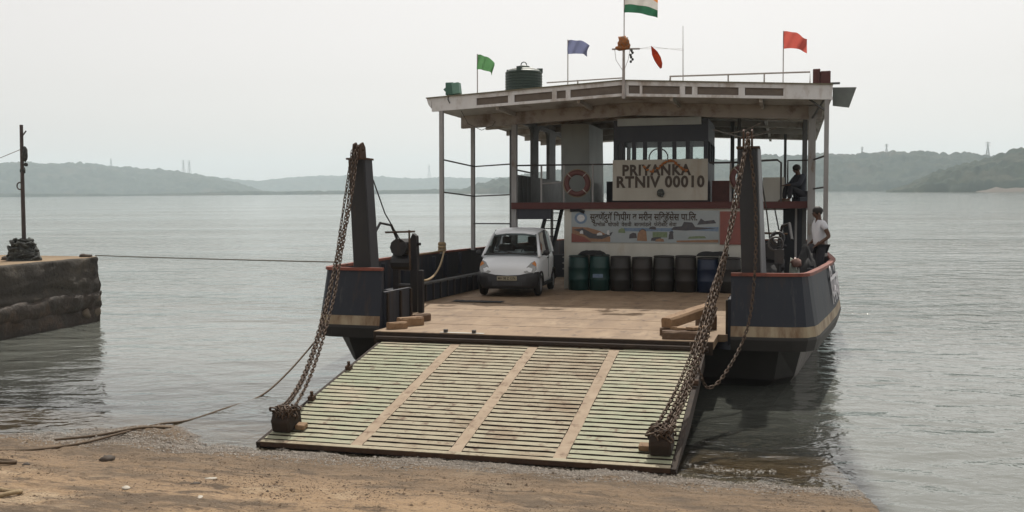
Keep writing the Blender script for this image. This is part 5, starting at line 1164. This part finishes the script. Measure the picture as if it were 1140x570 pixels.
rope_thing([(-4.55, 5.0, 1.10), (-4.72, 7.0, 1.09), (-4.87, 8.9, 1.10)], .02, 'rope', 'tan rope stretched along the left bulwark rail', True)
gp = lambda x, y, dz=.02: (x, y, max(ground_full(x, y), WZ - .02) + dz)
rope_thing([gp(-6.6, -6.9), gp(-5.9, -6.3), gp(-5.35, -5.75), gp(-5.05, -5.1), gp(-4.9, -4.4), gp(-4.85, -3.7)] + [(-4.68, -3.2, WZ + .0), (-4.6, -2.3, WZ - .004), (-4.52, -1.3, WZ + .004), (-4.5, -.3, .12), (-4.45, .9, .62)], .017, 'rope_wet', 'dark wet mooring rope running from the left shore into the water', n_=120)
rope_thing([gp(-5.6, -5.0), gp(-5.2, -4.6), gp(-4.8, -4.2, .03), gp(-4.5, -3.9, .01)], .018, 'rope_wet', 'short frayed rope end beside the wet mooring rope')
rope_thing([gp(-3.9, -9.0), gp(-3.5, -8.8, .02), gp(-3.2, -8.76, .02), gp(-3.06, -8.6, .03), gp(-3.12, -8.42, .02), gp(-3.35, -8.36, .02), gp(-3.8, -8.2)], .024, 'rope', 'thick tan rope loop at the lower left corner')
rope_thing([gp(-5.0, -7.4), gp(-4.68, -7.2, .03), gp(-4.5, -7.05, .03), gp(-4.55, -6.9), gp(-4.9, -6.85)], .022, 'rope_wet', 'dark rope loop at the left edge above the tan one')

# ------------------------------------------------------------------ stones and litter on the slip
def stone(x, y, s, mat, lab, grp, sc=(1.3, 1, .6), name='stone', cat='stone'):
    mb = MB(); mb.ball((0, 0, s * .35), s, 10, 7, sc, jit=.5); o = mb.build(name, mat, smooth=True); o.location = (x, y, ground_full(x, y) - .01); o.rotation_euler = (0, 0, x * 3); tag(o, lab, cat, grp)
stone(-3.85, -6.18, .075, 'stone_dark', 'dark stone lying just above the waterline below the rope', 'stones on the slip')
stone(-4.35, -6.95, .04, 'stone_dark', 'small dark stone beside the left rope loops', 'stones on the slip')
stone(-1.9, -7.3, .04, 'stone_dark', 'small dark stone between the two white shells', 'stones on the slip')
stone(-2.36, -7.82, .042, 'shell_white', 'white shell fragment on the left of the slip', 'shells on the slip', (1.6, 1, .35), 'shell', 'shell')
stone(-2.0, -6.85, .036, 'shell_white', 'pale flake of shell nearer the waterline in the middle left', 'shells on the slip', (2, 1, .25), 'shell', 'shell')
stone(-1.42, -7.95, .028, 'shell_white', 'small pale shell in the lower left middle of the slip', 'shells on the slip', (2, 1, .3), 'shell', 'shell')
rp = random.Random(11); mb = MB()
OCT = [(1, 0, 0), (-1, 0, 0), (0, 1, 0), (0, -1, 0), (0, 0, 1), (0, 0, -.6)]; OF = [(0, 2, 4), (2, 1, 4), (1, 3, 4), (3, 0, 4), (2, 0, 5), (1, 2, 5), (3, 1, 5), (0, 3, 5)]
cnt = 0
while cnt < 15000:
    x = rp.uniform(-6.5, 5.05); off = rp.gauss(-.05, .36); y = SHORE + off + .12 * mnoise.noise(Vector((x * .7, 0, 0)))
    z = ground_full(x, y)
    if x > edge_x(y) - .04: continue
    if z < WZ - .07 or z > WZ + .10: continue
    s = rp.uniform(.006, .017) * (1.5 if rp.random() < .06 else 1); a_ = rp.uniform(0, 6); c_, s_ = math.cos(a_), math.sin(a_); e1 = rp.uniform(.7, 1.3); e3 = rp.uniform(.4, .8)
    mb.add([(x + s * (c_ * p[0] * e1 - s_ * p[1]), y + s * (s_ * p[0] * e1 + c_ * p[1]), z + s * e3 * (p[2] + .3)) for p in OCT], OF); cnt += 1
o = mb.build('shingle', 'pebble'); o['kind'] = 'stuff'; o['label'] = 'wet grey shingle strewn along the waterline'; o['category'] = 'shingle'
mb = MB(); cnt = 0
while cnt < 9000:
    x = rp.uniform(-6.5, 4.8); y = rp.uniform(-10.3, -4.8)
    if mnoise.fractal(Vector((x * .8, y * .8, 5)), .6, 2, 4) + rp.uniform(-.5, .5) < .15: continue
    z = ground_full(x, y); s = rp.uniform(.004, .011) * (2.2 if rp.random() < .04 else 1); a_ = rp.uniform(0, 6); c_, s_ = math.cos(a_), math.sin(a_)
    mb.add([(x + s * (c_ * p[0] - s_ * p[1] * 1.2), y + s * (s_ * p[0] + c_ * p[1] * 1.2), z + s * .6 * (p[2] + .3)) for p in OCT], OF); cnt += 1
o = mb.build('grit', 'grit'); o['kind'] = 'stuff'; o['label'] = 'dark grit scattered over the dusty slip'; o['category'] = 'grit'

mb = MB(); rf = random.Random(21)       # thin broken line of foam where the wash runs up the slip
for k in range(330):
    u = rf.random(); x = 2.9 + 1.75 * u if rf.random() < .75 else rf.uniform(-4.6, -3.0); y = (SHORE + .62 + .10 * math.sin(x * 3.1) + rf.gauss(0, .05)) if x > 0 else SHORE + .35 + .1 * math.sin(x * 4) + rf.gauss(0, .025)
    if mnoise.noise(Vector((x * 2.5, 3, 0))) < -.05: continue
    s_ = rf.uniform(.003, .011); mb.add([(x + s_ * 1.6 * math.cos(a_), y + s_ * math.sin(a_), WZ + .004) for a_ in [PI * q / 3 for q in range(6)]] + [(x, y, WZ + .004 + s_ * .5)], [(q, (q + 1) % 6, 6) for q in range(6)])
o = mb.build('foam', 'flag_white'); o['kind'] = 'stuff'; o['label'] = 'thin broken line of white foam at the edge of the slip'; o['category'] = 'foam'
